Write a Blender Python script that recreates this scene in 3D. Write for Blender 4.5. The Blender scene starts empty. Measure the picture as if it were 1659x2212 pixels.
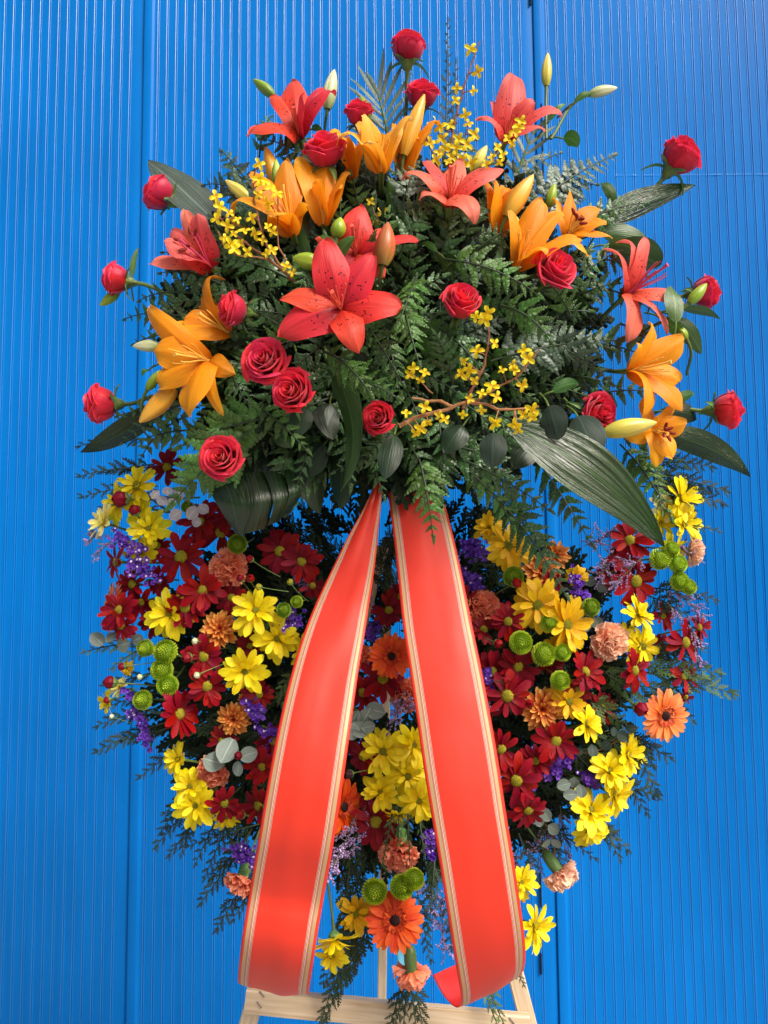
import bpy, math, random
import numpy as np
from mathutils import Vector, Matrix, Quaternion, noise

SC = bpy.context.scene
COL = SC.collection
R = math.radians
PI = math.pi
rnd = random.Random(11)

# ------------------------------------------------------------------ camera
CAM_H = 1.62
CAM_Y = -1.4
PITCH = R(5.0)
ROLL = R(-0.5)
FPX = 1728.0           # focal length in units of a 1659 x 2212 picture
cam_d = bpy.data.cameras.new('camera')
cam_d.sensor_fit = 'VERTICAL'
cam_d.sensor_height = 36
cam_d.lens = FPX / 2212 * 36
cam_d.clip_start = 0.05
cam_d.clip_end = 200
cam = bpy.data.objects.new('camera', cam_d)
COL.objects.link(cam)
CAMR = Matrix.Rotation(R(90) + PITCH, 3, 'X') @ Matrix.Rotation(ROLL, 3, 'Z')
CAMP = Vector((0, CAM_Y, CAM_H))
cam.matrix_world = Matrix.Translation(CAMP) @ CAMR.to_4x4()
SC.camera = cam

# ------------------------------------------------------------------ light
SUN_EL, SUN_AZ = R(45), R(134)       # azimuth measured from +Y clockwise
world = bpy.data.worlds.new('World')
SC.world = world
world.use_nodes = True
wn = world.node_tree
sky = wn.nodes.new('ShaderNodeTexSky')
sky.sky_type = 'NISHITA'
sky.sun_disc = False
sky.sun_elevation = SUN_EL
sky.sun_rotation = SUN_AZ
sky.air_density = 1.0
sky.dust_density = 8.0
sky.ozone_density = 0.3
bg = wn.nodes['Background']
bg.inputs['Strength'].default_value = 0.06
wn.links.new(sky.outputs[0], bg.inputs['Color'])
sd = bpy.data.lights.new('sun', 'SUN')
sd.energy = 1.5
sd.angle = R(26)
sd.color = (1, 0.96, 0.9)
sun = bpy.data.objects.new('sun', sd)
COL.objects.link(sun)
sdir = Vector((math.sin(SUN_AZ) * math.cos(SUN_EL), math.cos(SUN_AZ) * math.cos(SUN_EL), math.sin(SUN_EL)))
sun.rotation_euler = sdir.to_track_quat('Z', 'Y').to_euler()
sun.location = sdir * 8
SC.view_settings.view_transform = 'Standard'
SC.view_settings.look = 'None'
SC.view_settings.gamma = 1
SC.view_settings.exposure = 1.36

# ------------------------------------------------------------------ picture measures -> places
def ray(px, py):
    return CAMR @ Vector(((px - 829.5) / FPX, (1106 - py) / FPX, -1))
def P(px, py, Y):
    d = ray(px, py)
    return CAMP + d * ((Y - CAM_Y) / d.y)
def mpp(px, py, Y):                   # metres per picture unit at that place
    d = ray(px, py)
    return ((Y - CAM_Y) / d.y) / FPX
RX = CAMR @ Vector((1, 0, 0))
UP = CAMR @ Vector((0, 1, 0))
TW = CAMR @ Vector((0, 0, 1))         # towards the viewer
def D(sx, sy, st):
    return (RX * sx + UP * sy + TW * st).normalized()

# ------------------------------------------------------------------ materials
MAT = {}
def new_mat(name):
    m = bpy.data.materials.new(name)
    m.use_nodes = True
    nt = m.node_tree
    MAT[name] = m
    return m, nt, nt.nodes['Principled BSDF'], nt.nodes['Material Output']
def N(nt, t, **kw):
    n = nt.nodes.new(t)
    for k, v in kw.items():
        if k in ('operation', 'blend_type', 'data_type', 'wave_type', 'bands_direction', 'wave_profile', 'feature', 'attribute_name', 'interpolation_type'):
            setattr(n, k, v)
        else:
            n.inputs[k].default_value = v
    return n
def ramp(nt, stops, fac=None):
    n = nt.nodes.new('ShaderNodeValToRGB')
    e = n.color_ramp.elements
    while len(e) < len(stops):
        e.new(0.5)
    for i, (p, c) in enumerate(stops):
        e[i].position = p
        e[i].color = (c[0], c[1], c[2], 1)
    if fac is not None:
        nt.links.new(fac, n.inputs[0])
    return n
def mixc(nt, a, b, fac, mode='MIX'):
    n = nt.nodes.new('ShaderNodeMix')
    n.data_type = 'RGBA'
    n.blend_type = mode
    for s, v in ((6, a), (7, b)):
        if isinstance(v, (tuple, list)):
            n.inputs[s].default_value = (v[0], v[1], v[2], 1)
        else:
            nt.links.new(v, n.inputs[s])
    if isinstance(fac, (int, float)):
        n.inputs[0].default_value = fac
    else:
        nt.links.new(fac, n.inputs[0])
    return n.outputs[2]
def math_(nt, op, a, b=None, clamp=False):
    n = nt.nodes.new('ShaderNodeMath')
    n.operation = op
    n.use_clamp = clamp
    for i, v in enumerate((a, b)):
        if v is None: continue
        if isinstance(v, (int, float)): n.inputs[i].default_value = v
        else: nt.links.new(v, n.inputs[i])
    return n.outputs[0]
def uvs(nt):
    t = nt.nodes.new('ShaderNodeUVMap')
    s = nt.nodes.new('ShaderNodeSeparateXYZ')
    nt.links.new(t.outputs[0], s.inputs[0])
    return t.outputs[0], s.outputs[0], s.outputs[1]
def hue_random(nt, col, amt_v=0.12, amt_h=0.012):
    oi = nt.nodes.new('ShaderNodeObjectInfo')
    h = nt.nodes.new('ShaderNodeHueSaturation')
    nt.links.new(col, h.inputs['Color'])
    v = math_(nt, 'MULTIPLY_ADD', oi.outputs['Random'], 2 * amt_v)
    v.node.inputs[2].default_value = 1 - amt_v
    hh = math_(nt, 'MULTIPLY_ADD', oi.outputs['Random'], 2 * amt_h)
    hh.node.inputs[2].default_value = 0.5 - amt_h
    nt.links.new(v, h.inputs['Value'])
    nt.links.new(hh, h.inputs['Hue'])
    return h.outputs[0]
def finish(nt, b, out, col, transl=0.0, rough=0.5, spec=0.5, bump=None, bstr=0.3, bdist=0.001, sheen=0, coat=0):
    nt.links.new(col, b.inputs['Base Color'])
    b.inputs['Roughness'].default_value = rough
    b.inputs['Specular IOR Level'].default_value = spec
    if sheen:
        b.inputs['Sheen Weight'].default_value = sheen
    if coat:
        b.inputs['Coat Weight'].default_value = coat
        b.inputs['Coat Roughness'].default_value = 0.15
    if bump is not None:
        bn = nt.nodes.new('ShaderNodeBump')
        bn.inputs['Strength'].default_value = bstr
        bn.inputs['Distance'].default_value = bdist
        nt.links.new(bump, bn.inputs['Height'])
        nt.links.new(bn.outputs[0], b.inputs['Normal'])
    if transl:
        tr = nt.nodes.new('ShaderNodeBsdfTranslucent')
        nt.links.new(col, tr.inputs['Color'])
        mx = nt.nodes.new('ShaderNodeMixShader')
        mx.inputs[0].default_value = transl
        nt.links.new(b.outputs[0], mx.inputs[1])
        nt.links.new(tr.outputs[0], mx.inputs[2])
        nt.links.new(mx.outputs[0], out.inputs['Surface'])
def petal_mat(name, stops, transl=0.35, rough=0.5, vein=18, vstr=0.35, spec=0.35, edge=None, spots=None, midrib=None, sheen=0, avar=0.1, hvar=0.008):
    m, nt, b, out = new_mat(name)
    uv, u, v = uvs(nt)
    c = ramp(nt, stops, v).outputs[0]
    if edge:                                            # colour of the petal margin
        d = math_(nt, 'ABSOLUTE', math_(nt, 'SUBTRACT', u, 0.5))
        f = math_(nt, 'MULTIPLY', math_(nt, 'SUBTRACT', d, 0.36, True), 4, True)
        c = mixc(nt, c, edge, f)
    if midrib:
        d = math_(nt, 'ABSOLUTE', math_(nt, 'SUBTRACT', u, 0.5))
        f = math_(nt, 'SUBTRACT', 1, math_(nt, 'MULTIPLY', d, 16), True)
        f = math_(nt, 'MULTIPLY', f, math_(nt, 'SUBTRACT', 1.1, v, True))
        c = mixc(nt, c, midrib, math_(nt, 'MULTIPLY', f, 0.75))
    mp = nt.nodes.new('ShaderNodeMapping')
    mp.inputs['Scale'].default_value = (vein, 1.6, 1)
    nt.links.new(uv, mp.inputs[0])
    nz = N(nt, 'ShaderNodeTexNoise', Scale=2.0, Detail=3.0)
    nt.links.new(mp.outputs[0], nz.inputs['Vector'])
    c = mixc(nt, c, (0, 0, 0), math_(nt, 'MULTIPLY', math_(nt, 'SUBTRACT', nz.outputs[0], 0.47, True), 0.85), 'MIX')
    if spots:
        vo = N(nt, 'ShaderNodeTexVoronoi', Scale=1.0)
        mp2 = nt.nodes.new('ShaderNodeMapping')
        mp2.inputs['Scale'].default_value = (13, 26, 1)
        nt.links.new(uv, mp2.inputs[0])
        nt.links.new(mp2.outputs[0], vo.inputs['Vector'])
        f = math_(nt, 'LESS_THAN', vo.outputs['Distance'], 0.30)
        sep = nt.nodes.new('ShaderNodeSeparateColor')
        nt.links.new(vo.outputs['Color'], sep.inputs[0])
        f = math_(nt, 'MULTIPLY', f, math_(nt, 'GREATER_THAN', sep.outputs[0], 0.35))
        band = math_(nt, 'MULTIPLY', math_(nt, 'GREATER_THAN', v, 0.12), math_(nt, 'LESS_THAN', v, 0.56))
        d = math_(nt, 'ABSOLUTE', math_(nt, 'SUBTRACT', u, 0.5))
        band = math_(nt, 'MULTIPLY', band, math_(nt, 'LESS_THAN', d, 0.36))
        c = mixc(nt, c, spots, math_(nt, 'MULTIPLY', f, band))
    c = hue_random(nt, c, avar, hvar)
    finish(nt, b, out, c, transl, rough, spec, nz.outputs[0], vstr, 0.0012, sheen)
    return m
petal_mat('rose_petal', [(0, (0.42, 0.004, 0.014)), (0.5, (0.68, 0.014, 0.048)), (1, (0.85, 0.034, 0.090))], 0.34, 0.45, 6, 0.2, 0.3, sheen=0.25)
petal_mat('lily_red', [(0, (0.10, 0.006, 0.006)), (0.15, (0.50, 0.015, 0.014)), (0.5, (0.78, 0.040, 0.032)), (1, (0.82, 0.085, 0.06))], 0.3, 0.34, 22, 0.7, 0.25, spots=(0.10, 0.004, 0.008), midrib=(0.30, 0.008, 0.012))
petal_mat('lily_coral', [(0, (0.45, 0.03, 0.015)), (0.25, (0.82, 0.075, 0.055)), (0.6, (0.88, 0.15, 0.115)), (1, (0.9, 0.22, 0.17))], 0.35, 0.36, 22, 0.7, 0.25, spots=(0.22, 0.008, 0.02), midrib=(0.55, 0.03, 0.03))
petal_mat('lily_orange', [(0, (0.75, 0.20, 0.006)), (0.3, (0.92, 0.33, 0.010)), (0.75, (0.95, 0.37, 0.016)), (1, (0.95, 0.46, 0.05))], 0.35, 0.36, 22, 0.6, 0.25, midrib=(0.85, 0.22, 0.006))
petal_mat('lily_gold', [(0, (0.80, 0.24, 0.006)), (0.3, (0.93, 0.42, 0.016)), (0.7, (0.95, 0.52, 0.06)), (1, (0.95, 0.66, 0.22))], 0.35, 0.36, 22, 0.6, 0.25, midrib=(0.9, 0.30, 0.008))
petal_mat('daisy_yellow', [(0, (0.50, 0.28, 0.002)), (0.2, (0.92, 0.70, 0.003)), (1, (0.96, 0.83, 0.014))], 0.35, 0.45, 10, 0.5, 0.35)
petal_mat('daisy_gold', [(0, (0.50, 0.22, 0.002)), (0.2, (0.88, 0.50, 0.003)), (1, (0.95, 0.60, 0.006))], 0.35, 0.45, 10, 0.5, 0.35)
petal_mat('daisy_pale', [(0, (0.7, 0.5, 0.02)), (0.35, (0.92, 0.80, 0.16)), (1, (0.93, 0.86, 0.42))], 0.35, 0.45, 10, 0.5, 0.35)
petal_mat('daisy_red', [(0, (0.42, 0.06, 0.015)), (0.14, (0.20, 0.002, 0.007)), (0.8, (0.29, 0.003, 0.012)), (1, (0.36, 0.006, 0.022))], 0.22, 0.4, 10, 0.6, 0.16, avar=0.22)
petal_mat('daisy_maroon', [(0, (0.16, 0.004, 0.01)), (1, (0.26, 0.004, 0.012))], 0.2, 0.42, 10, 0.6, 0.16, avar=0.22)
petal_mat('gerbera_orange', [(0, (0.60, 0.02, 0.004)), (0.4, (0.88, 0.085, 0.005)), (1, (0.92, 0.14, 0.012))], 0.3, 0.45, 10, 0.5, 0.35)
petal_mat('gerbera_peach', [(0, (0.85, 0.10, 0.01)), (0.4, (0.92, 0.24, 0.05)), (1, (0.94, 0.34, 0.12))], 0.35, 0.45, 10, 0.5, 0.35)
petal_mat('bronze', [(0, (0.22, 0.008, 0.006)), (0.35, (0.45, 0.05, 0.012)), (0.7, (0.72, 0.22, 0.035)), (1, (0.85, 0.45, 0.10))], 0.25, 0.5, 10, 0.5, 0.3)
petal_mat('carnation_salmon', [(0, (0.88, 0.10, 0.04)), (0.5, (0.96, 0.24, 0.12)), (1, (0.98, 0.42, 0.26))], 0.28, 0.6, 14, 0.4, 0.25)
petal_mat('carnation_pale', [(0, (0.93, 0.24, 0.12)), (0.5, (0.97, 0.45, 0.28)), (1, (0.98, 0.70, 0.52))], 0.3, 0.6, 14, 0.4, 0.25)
petal_mat('forsythia', [(0, (0.85, 0.50, 0.003)), (0.4, (0.93, 0.72, 0.01)), (1, (0.95, 0.78, 0.02))], 0.35, 0.45, 6, 0.4, 0.35)

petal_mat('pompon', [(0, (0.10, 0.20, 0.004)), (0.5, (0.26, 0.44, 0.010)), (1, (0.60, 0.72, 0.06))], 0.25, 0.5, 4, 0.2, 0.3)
petal_mat('pompon_painted_shade', [(0, (0.05, 0.11, 0.004)), (0.5, (0.14, 0.26, 0.008)), (1, (0.36, 0.48, 0.04))], 0.2, 0.5, 4, 0.2, 0.3)  # darker copy of pompon, shade put into the colour
def leaf_mat(name, c0, c1, rough, spec=0.5, ribs=30, bstr=0.4, transl=0.12, rib_light=None, coat=0, rvar=0.0, bdist=0.0015):
    m, nt, b, out = new_mat(name)
    uv, u, v = uvs(nt)
    mp = nt.nodes.new('ShaderNodeMapping')
    mp.inputs['Scale'].default_value = (ribs, 0.8, 1)
    nt.links.new(uv, mp.inputs[0])
    nz = N(nt, 'ShaderNodeTexNoise', Scale=2.0, Detail=4.0)
    nt.links.new(mp.outputs[0], nz.inputs['Vector'])
    tc = nt.nodes.new('ShaderNodeTexCoord')
    nb = N(nt, 'ShaderNodeTexNoise', Scale=9.0, Detail=3.0)
    nt.links.new(tc.outputs['Object'], nb.inputs['Vector'])
    f = math_(nt, 'MULTIPLY_ADD', nz.outputs[0], 0.7)
    f.node.inputs[2].default_value = 0
    f = math_(nt, 'ADD', f, math_(nt, 'MULTIPLY', nb.outputs[0], 0.3))
    c = ramp(nt, [(0.3, c0), (0.7, c1)], f).outputs[0]
    d = math_(nt, 'ABSOLUTE', math_(nt, 'SUBTRACT', u, 0.5))
    mf = math_(nt, 'SUBTRACT', 1, math_(nt, 'MULTIPLY', d, 28), True)
    c = mixc(nt, c, rib_light or tuple(min(1, x * 2.2) for x in c1), math_(nt, 'MULTIPLY', mf, 0.6))
    c = hue_random(nt, c, 0.3, 0.012)
    finish(nt, b, out, c, transl, rough, spec, nz.outputs[0], bstr, bdist, coat=coat)
    if rvar:
        rr = math_(nt, 'MULTIPLY_ADD', nz.outputs[0], rvar)
        rr.node.inputs[2].default_value = rough - rvar * 0.4
        nt.links.new(rr, b.inputs['Roughness'])
    return m
leaf_mat('fern', (0.020, 0.062, 0.015), (0.058, 0.148, 0.036), 0.27, 0.55, 5, 0.3, 0.10)
leaf_mat('fern_fresh', (0.034, 0.10, 0.014), (0.095, 0.22, 0.036), 0.28, 0.5, 5, 0.5, 0.18)
leaf_mat('fern_painted_glare', (0.022, 0.055, 0.030), (0.065, 0.120, 0.070), 0.26, 0.6, 5, 0.5, 0.1)  # greyed fern green, sky glare put into the colour
leaf_mat('inner_painted_shade', (0.003, 0.009, 0.003), (0.008, 0.020, 0.006), 0.6, 0.2, 4, 0.4, 0.0)  # near-black green, painted-in shade between the leaves
leaf_mat('conifer', (0.006, 0.020, 0.006), (0.018, 0.045, 0.012), 0.5, 0.4, 4, 0.4, 0.05)
leaf_mat('conifer_light', (0.03, 0.07, 0.016), (0.09, 0.16, 0.035), 0.5, 0.4, 4, 0.4, 0.08)
leaf_mat('aspidistra', (0.004, 0.020, 0.003), (0.018, 0.066, 0.008), 0.16, 0.6, 18, 0.9, 0.04, rvar=0.12, bdist=0.003)
leaf_mat('aspidistra_painted_sheen', (0.045, 0.075, 0.045), (0.13, 0.17, 0.13), 0.25, 0.9, 16, 0.8, 0.06, rvar=0.15, bdist=0.003)  # paler base colour stands in for reflected sky sheen
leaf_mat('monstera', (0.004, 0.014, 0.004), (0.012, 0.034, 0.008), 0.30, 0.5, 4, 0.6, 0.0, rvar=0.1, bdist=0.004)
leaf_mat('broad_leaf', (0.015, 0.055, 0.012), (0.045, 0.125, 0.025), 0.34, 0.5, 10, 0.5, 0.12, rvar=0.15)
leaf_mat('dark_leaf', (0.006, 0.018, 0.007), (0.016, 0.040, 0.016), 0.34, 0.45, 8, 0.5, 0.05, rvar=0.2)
leaf_mat('lily_leaf', (0.03, 0.10, 0.012), (0.085, 0.22, 0.028), 0.36, 0.5, 14, 0.5, 0.2)
leaf_mat('grey_leaf', (0.018, 0.032, 0.024), (0.034, 0.055, 0.040), 0.5, 0.25, 6, 0.4, 0.08)
leaf_mat('eucalyptus', (0.13, 0.175, 0.15), (0.22, 0.27, 0.235), 0.5, 0.4, 5, 0.3, 0.15)
leaf_mat('eucalyptus_pink', (0.38, 0.34, 0.36), (0.52, 0.48, 0.50), 0.5, 0.4, 5, 0.3, 0.15)
leaf_mat('palm', (0.10, 0.16, 0.10), (0.20, 0.28, 0.20), 0.3, 0.8, 8, 0.6, 0.15)
leaf_mat('sepal', (0.06, 0.14, 0.03), (0.16, 0.28, 0.09), 0.42, 0.4, 8, 0.4, 0.15)
leaf_mat('stem', (0.05, 0.10, 0.018), (0.14, 0.20, 0.045), 0.42, 0.4, 4, 0.3, 0)
leaf_mat('stem_dark', (0.012, 0.03, 0.01), (0.03, 0.055, 0.02), 0.5, 0.4, 4, 0.3, 0)
leaf_mat('twig', (0.13, 0.045, 0.018), (0.32, 0.14, 0.06), 0.6, 0.3, 3, 0.9, 0)
leaf_mat('twig_fine', (0.05, 0.05, 0.03), (0.12, 0.11, 0.07), 0.6, 0.3, 3, 0.5, 0)

def bud_mat(name, stops, stripe):
    m, nt, b, out = new_mat(name)
    uv, u, v = uvs(nt)
    c = ramp(nt, stops, v).outputs[0]
    s = math_(nt, 'ABSOLUTE', math_(nt, 'SINE', math_(nt, 'MULTIPLY', u, 3 * PI)))
    f = math_(nt, 'POWER', s, 6)
    c = mixc(nt, c, stripe, math_(nt, 'MULTIPLY', f, 0.55))
    mp = nt.nodes.new('ShaderNodeMapping')
    mp.inputs['Scale'].default_value = (30, 1.5, 1)
    nt.links.new(uv, mp.inputs[0])
    nz = N(nt, 'ShaderNodeTexNoise', Scale=2.0, Detail=3.0)
    nt.links.new(mp.outputs[0], nz.inputs['Vector'])
    c = mixc(nt, c, (0, 0, 0), math_(nt, 'MULTIPLY', math_(nt, 'SUBTRACT', nz.outputs[0], 0.45, True), 1.0))
    finish(nt, b, out, c, 0.12, 0.35, 0.45, nz.outputs[0], 0.35, 0.001)
bud_mat('bud_green', [(0, (0.12, 0.22, 0.02)), (0.6, (0.26, 0.38, 0.03)), (1, (0.35, 0.40, 0.05))], (0.10, 0.22, 0.02))
bud_mat('bud_lime', [(0, (0.22, 0.36, 0.02)), (1, (0.45, 0.55, 0.05))], (0.14, 0.30, 0.02))
bud_mat('bud_pale', [(0, (0.30, 0.42, 0.14)), (0.4, (0.62, 0.66, 0.38)), (1, (0.72, 0.72, 0.50))], (0.45, 0.52, 0.22))
bud_mat('bud_yellow', [(0, (0.40, 0.42, 0.06)), (0.4, (0.75, 0.62, 0.10)), (1, (0.85, 0.70, 0.20))], (0.50, 0.40, 0.05))
bud_mat('bud_orange', [(0, (0.55, 0.32, 0.03)), (0.4, (0.85, 0.40, 0.03)), (1, (0.88, 0.50, 0.08))], (0.55, 0.24, 0.02))
bud_mat('bud_rust', [(0, (0.30, 0.22, 0.04)), (0.4, (0.50, 0.12, 0.035)), (1, (0.62, 0.13, 0.06))], (0.30, 0.14, 0.03))

def flat_mat(name, c0, c1, rough=0.6, scale=40, spec=0.3, transl=0, bstr=0.5, bdist=0.002):
    m, nt, b, out = new_mat(name)
    tc = nt.nodes.new('ShaderNodeTexCoord')
    nz = N(nt, 'ShaderNodeTexNoise', Scale=scale, Detail=4.0)
    nt.links.new(tc.outputs['Object'], nz.inputs['Vector'])
    c = ramp(nt, [(0.35, c0), (0.65, c1)], nz.outputs[0]).outputs[0]
    finish(nt, b, out, c, transl, rough, spec, nz.outputs[0], bstr, bdist)
    return m
flat_mat('ribbon_satin_back', (0.72, 0.035, 0.035), (0.80, 0.05, 0.045), 0.25, 5, 0.7, 0.1, 0.05)
flat_mat('disc_green', (0.16, 0.17, 0.01), (0.34, 0.30, 0.015), 0.7, 18)
flat_mat('disc_yellow', (0.20, 0.19, 0.010), (0.42, 0.36, 0.018), 0.7, 18)
flat_mat('disc_dark', (0.008, 0.003, 0.004), (0.05, 0.01, 0.012), 0.7, 18)
flat_mat('disc_maroon', (0.08, 0.004, 0.006), (0.20, 0.012, 0.010), 0.7, 18)
flat_mat('disc_red', (0.35, 0.02, 0.008), (0.65, 0.07, 0.02), 0.6, 18)
flat_mat('pompon_old', (0.26, 0.42, 0.010), (0.46, 0.60, 0.04), 0.5, 4, transl=0.15)
flat_mat('pompon_painted_shade_old', (0.14, 0.26, 0.008), (0.28, 0.40, 0.02), 0.5, 4, transl=0.1)
flat_mat('pompon_core', (0.12, 0.22, 0.006), (0.22, 0.34, 0.01), 0.6, 6)
flat_mat('statice', (0.10, 0.02, 0.42), (0.24, 0.09, 0.62), 0.6, 30, transl=0.3)
flat_mat('statice_white', (0.6, 0.5, 0.7), (0.8, 0.75, 0.85), 0.6, 10)
flat_mat('limonium', (0.22, 0.13, 0.34), (0.44, 0.32, 0.56), 0.6, 30)
flat_mat('anther', (0.14, 0.008, 0.006), (0.24, 0.02, 0.01), 0.7, 60)
flat_mat('filament_red', (0.75, 0.10, 0.06), (0.85, 0.18, 0.12), 0.4, 30, transl=0.2)
flat_mat('filament_pink', (0.62, 0.05, 0.12), (0.7, 0.10, 0.20), 0.4, 30, transl=0.2)
flat_mat('filament_gold', (0.9, 0.45, 0.05), (0.93, 0.60, 0.12), 0.4, 30, transl=0.2)
flat_mat('staple', (0.12, 0.10, 0.09), (0.25, 0.22, 0.2), 0.35, 30)
flat_mat('slot_painted_shade', (0.002, 0.004, 0.012), (0.004, 0.008, 0.03), 0.9, 20)
flat_mat('cyan_band', (0.12, 0.50, 0.72), (0.20, 0.62, 0.82), 0.35, 12, 0.6, 0.2, 0.1)
flat_mat('paving', (0.30, 0.29, 0.27), (0.42, 0.41, 0.38), 0.85, 3, 0.2)

def wood_mat():
    m, nt, b, out = new_mat('pale_wood')
    tc = nt.nodes.new('ShaderNodeTexCoord')
    mp = nt.nodes.new('ShaderNodeMapping')
    mp.inputs['Scale'].default_value = (1.2, 22, 22)
    nt.links.new(tc.outputs['Object'], mp.inputs[0])
    nz = N(nt, 'ShaderNodeTexNoise', Scale=4.0, Detail=6.0, Distortion=0.6)
    nt.links.new(mp.outputs[0], nz.inputs['Vector'])
    c = ramp(nt, [(0.25, (0.38, 0.25, 0.13)), (0.5, (0.60, 0.47, 0.32)), (0.75, (0.72, 0.61, 0.46))], nz.outputs[0]).outputs[0]
    n2 = N(nt, 'ShaderNodeTexNoise', Scale=1.6, Detail=4.0)
    mp2 = nt.nodes.new('ShaderNodeMapping')
    mp2.inputs['Scale'].default_value = (2.0, 20, 30)
    nt.links.new(tc.outputs['Object'], mp2.inputs[0])
    nt.links.new(mp2.outputs[0], n2.inputs['Vector'])
    f = math_(nt, 'MULTIPLY', math_(nt, 'SUBTRACT', n2.outputs[0], 0.55, True), 3, True)
    c = mixc(nt, c, (0.36, 0.21, 0.10), f)
    finish(nt, b, out, c, 0, 0.65, 0.3, nz.outputs[0], 0.4, 0.0015)
wood_mat()

def wall_mat():
    m, nt, b, out = new_mat('blue_paint')
    tc = nt.nodes.new('ShaderNodeTexCoord')
    o = tc.outputs['Object']
    n1 = N(nt, 'ShaderNodeTexNoise', Scale=1.3, Detail=4.0)
    nt.links.new(o, n1.inputs['Vector'])
    mp = nt.nodes.new('ShaderNodeMapping')
    mp.inputs['Scale'].default_value = (40, 40, 2.2)
    nt.links.new(o, mp.inputs[0])
    n2 = N(nt, 'ShaderNodeTexNoise', Scale=1.0, Detail=5.0)
    nt.links.new(mp.outputs[0], n2.inputs['Vector'])
    f = math_(nt, 'ADD', math_(nt, 'MULTIPLY', n1.outputs[0], 0.6), math_(nt, 'MULTIPLY', n2.outputs[0], 0.4))
    c = ramp(nt, [(0.32, (0.001, 0.112, 0.40)), (0.68, (0.002, 0.160, 0.55))], f).outputs[0]
    # small chips of missing paint and a few dark scuffs
    vo = N(nt, 'ShaderNodeTexVoronoi', Scale=26.0)
    wv = N(nt, 'ShaderNodeTexNoise', Scale=60.0, Detail=2.0)
    nt.links.new(o, wv.inputs['Vector'])
    ad = mixc(nt, o, wv.outputs['Color'], 0.012)
    nt.links.new(ad, vo.inputs['Vector'])
    sep = nt.nodes.new('ShaderNodeSeparateColor')
    nt.links.new(vo.outputs['Color'], sep.inputs[0])
    r = math_(nt, 'MULTIPLY', math_(nt, 'SUBTRACT', sep.outputs[1], 0.972, True), 2.2)
    chip = math_(nt, 'LESS_THAN', vo.outputs['Distance'], r)
    c = mixc(nt, c, (0.45, 0.62, 0.78), math_(nt, 'MULTIPLY', chip, 0.8))
    n3 = N(nt, 'ShaderNodeTexNoise', Scale=160.0, Detail=3.0)
    nt.links.new(o, n3.inputs['Vector'])
    h = math_(nt, 'ADD', math_(nt, 'MULTIPLY', n3.outputs[0], 0.5), n2.outputs[0])
    finish(nt, b, out, c, 0, 0.32, 0.07, h, 0.25, 0.0010)
wall_mat()
gl = MAT['blue_paint'].copy()
gl.name = 'blue_paint_pooled'
MAT['blue_paint_pooled'] = gl
gb = gl.node_tree.nodes['Principled BSDF']
gb.inputs['Roughness'].default_value = 0.20
gb.inputs['Specular IOR Level'].default_value = 0.6

def ribbon_mat():
    m, nt, b, out = new_mat('ribbon_satin')
    uv, u, v = uvs(nt)
    d = math_(nt, 'MINIMUM', u, math_(nt, 'SUBTRACT', 1, u))
    n = ramp(nt, [(0, (0.66, 0.020, 0.016)), (1, (0, 0, 0))], d)
    e = n.color_ramp
    e.interpolation = 'CONSTANT'
    red = (0.70, 0.034, 0.014, 1)
    gold = (0.56, 0.37, 0.19, 1)
    pale = (0.78, 0.56, 0.42, 1)
    dark = (0.30, 0.012, 0.010, 1)
    els = [(0.0, red), (0.040, gold), (0.088, dark), (0.095, pale), (0.101, dark), (0.108, pale), (0.120, dark), (0.127, pale), (0.134, dark), (0.141, pale), (0.146, red)]
    while len(e.elements) > 1: e.elements.remove(e.elements[-1])
    e.elements[0].position = 0; e.elements[0].color = red
    for p, c in els[1:]:
        x = e.elements.new(p); x.color = c
    c = n.outputs[0]
    tc = nt.nodes.new('ShaderNodeTexCoord')
    nz = N(nt, 'ShaderNodeTexNoise', Scale=7.0, Detail=3.0)
    nt.links.new(tc.outputs['Object'], nz.inputs['Vector'])
    finish(nt, b, out, c, 0.18, 0.44, 0.5, nz.outputs[0], 0.22, 0.012)
    met = math_(nt, 'MULTIPLY', math_(nt, 'GREATER_THAN', d, 0.040), math_(nt, 'LESS_THAN', d, 0.088))
    nt.links.new(math_(nt, 'MULTIPLY', met, 0.3), b.inputs['Metallic'])
ribbon_mat()

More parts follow.
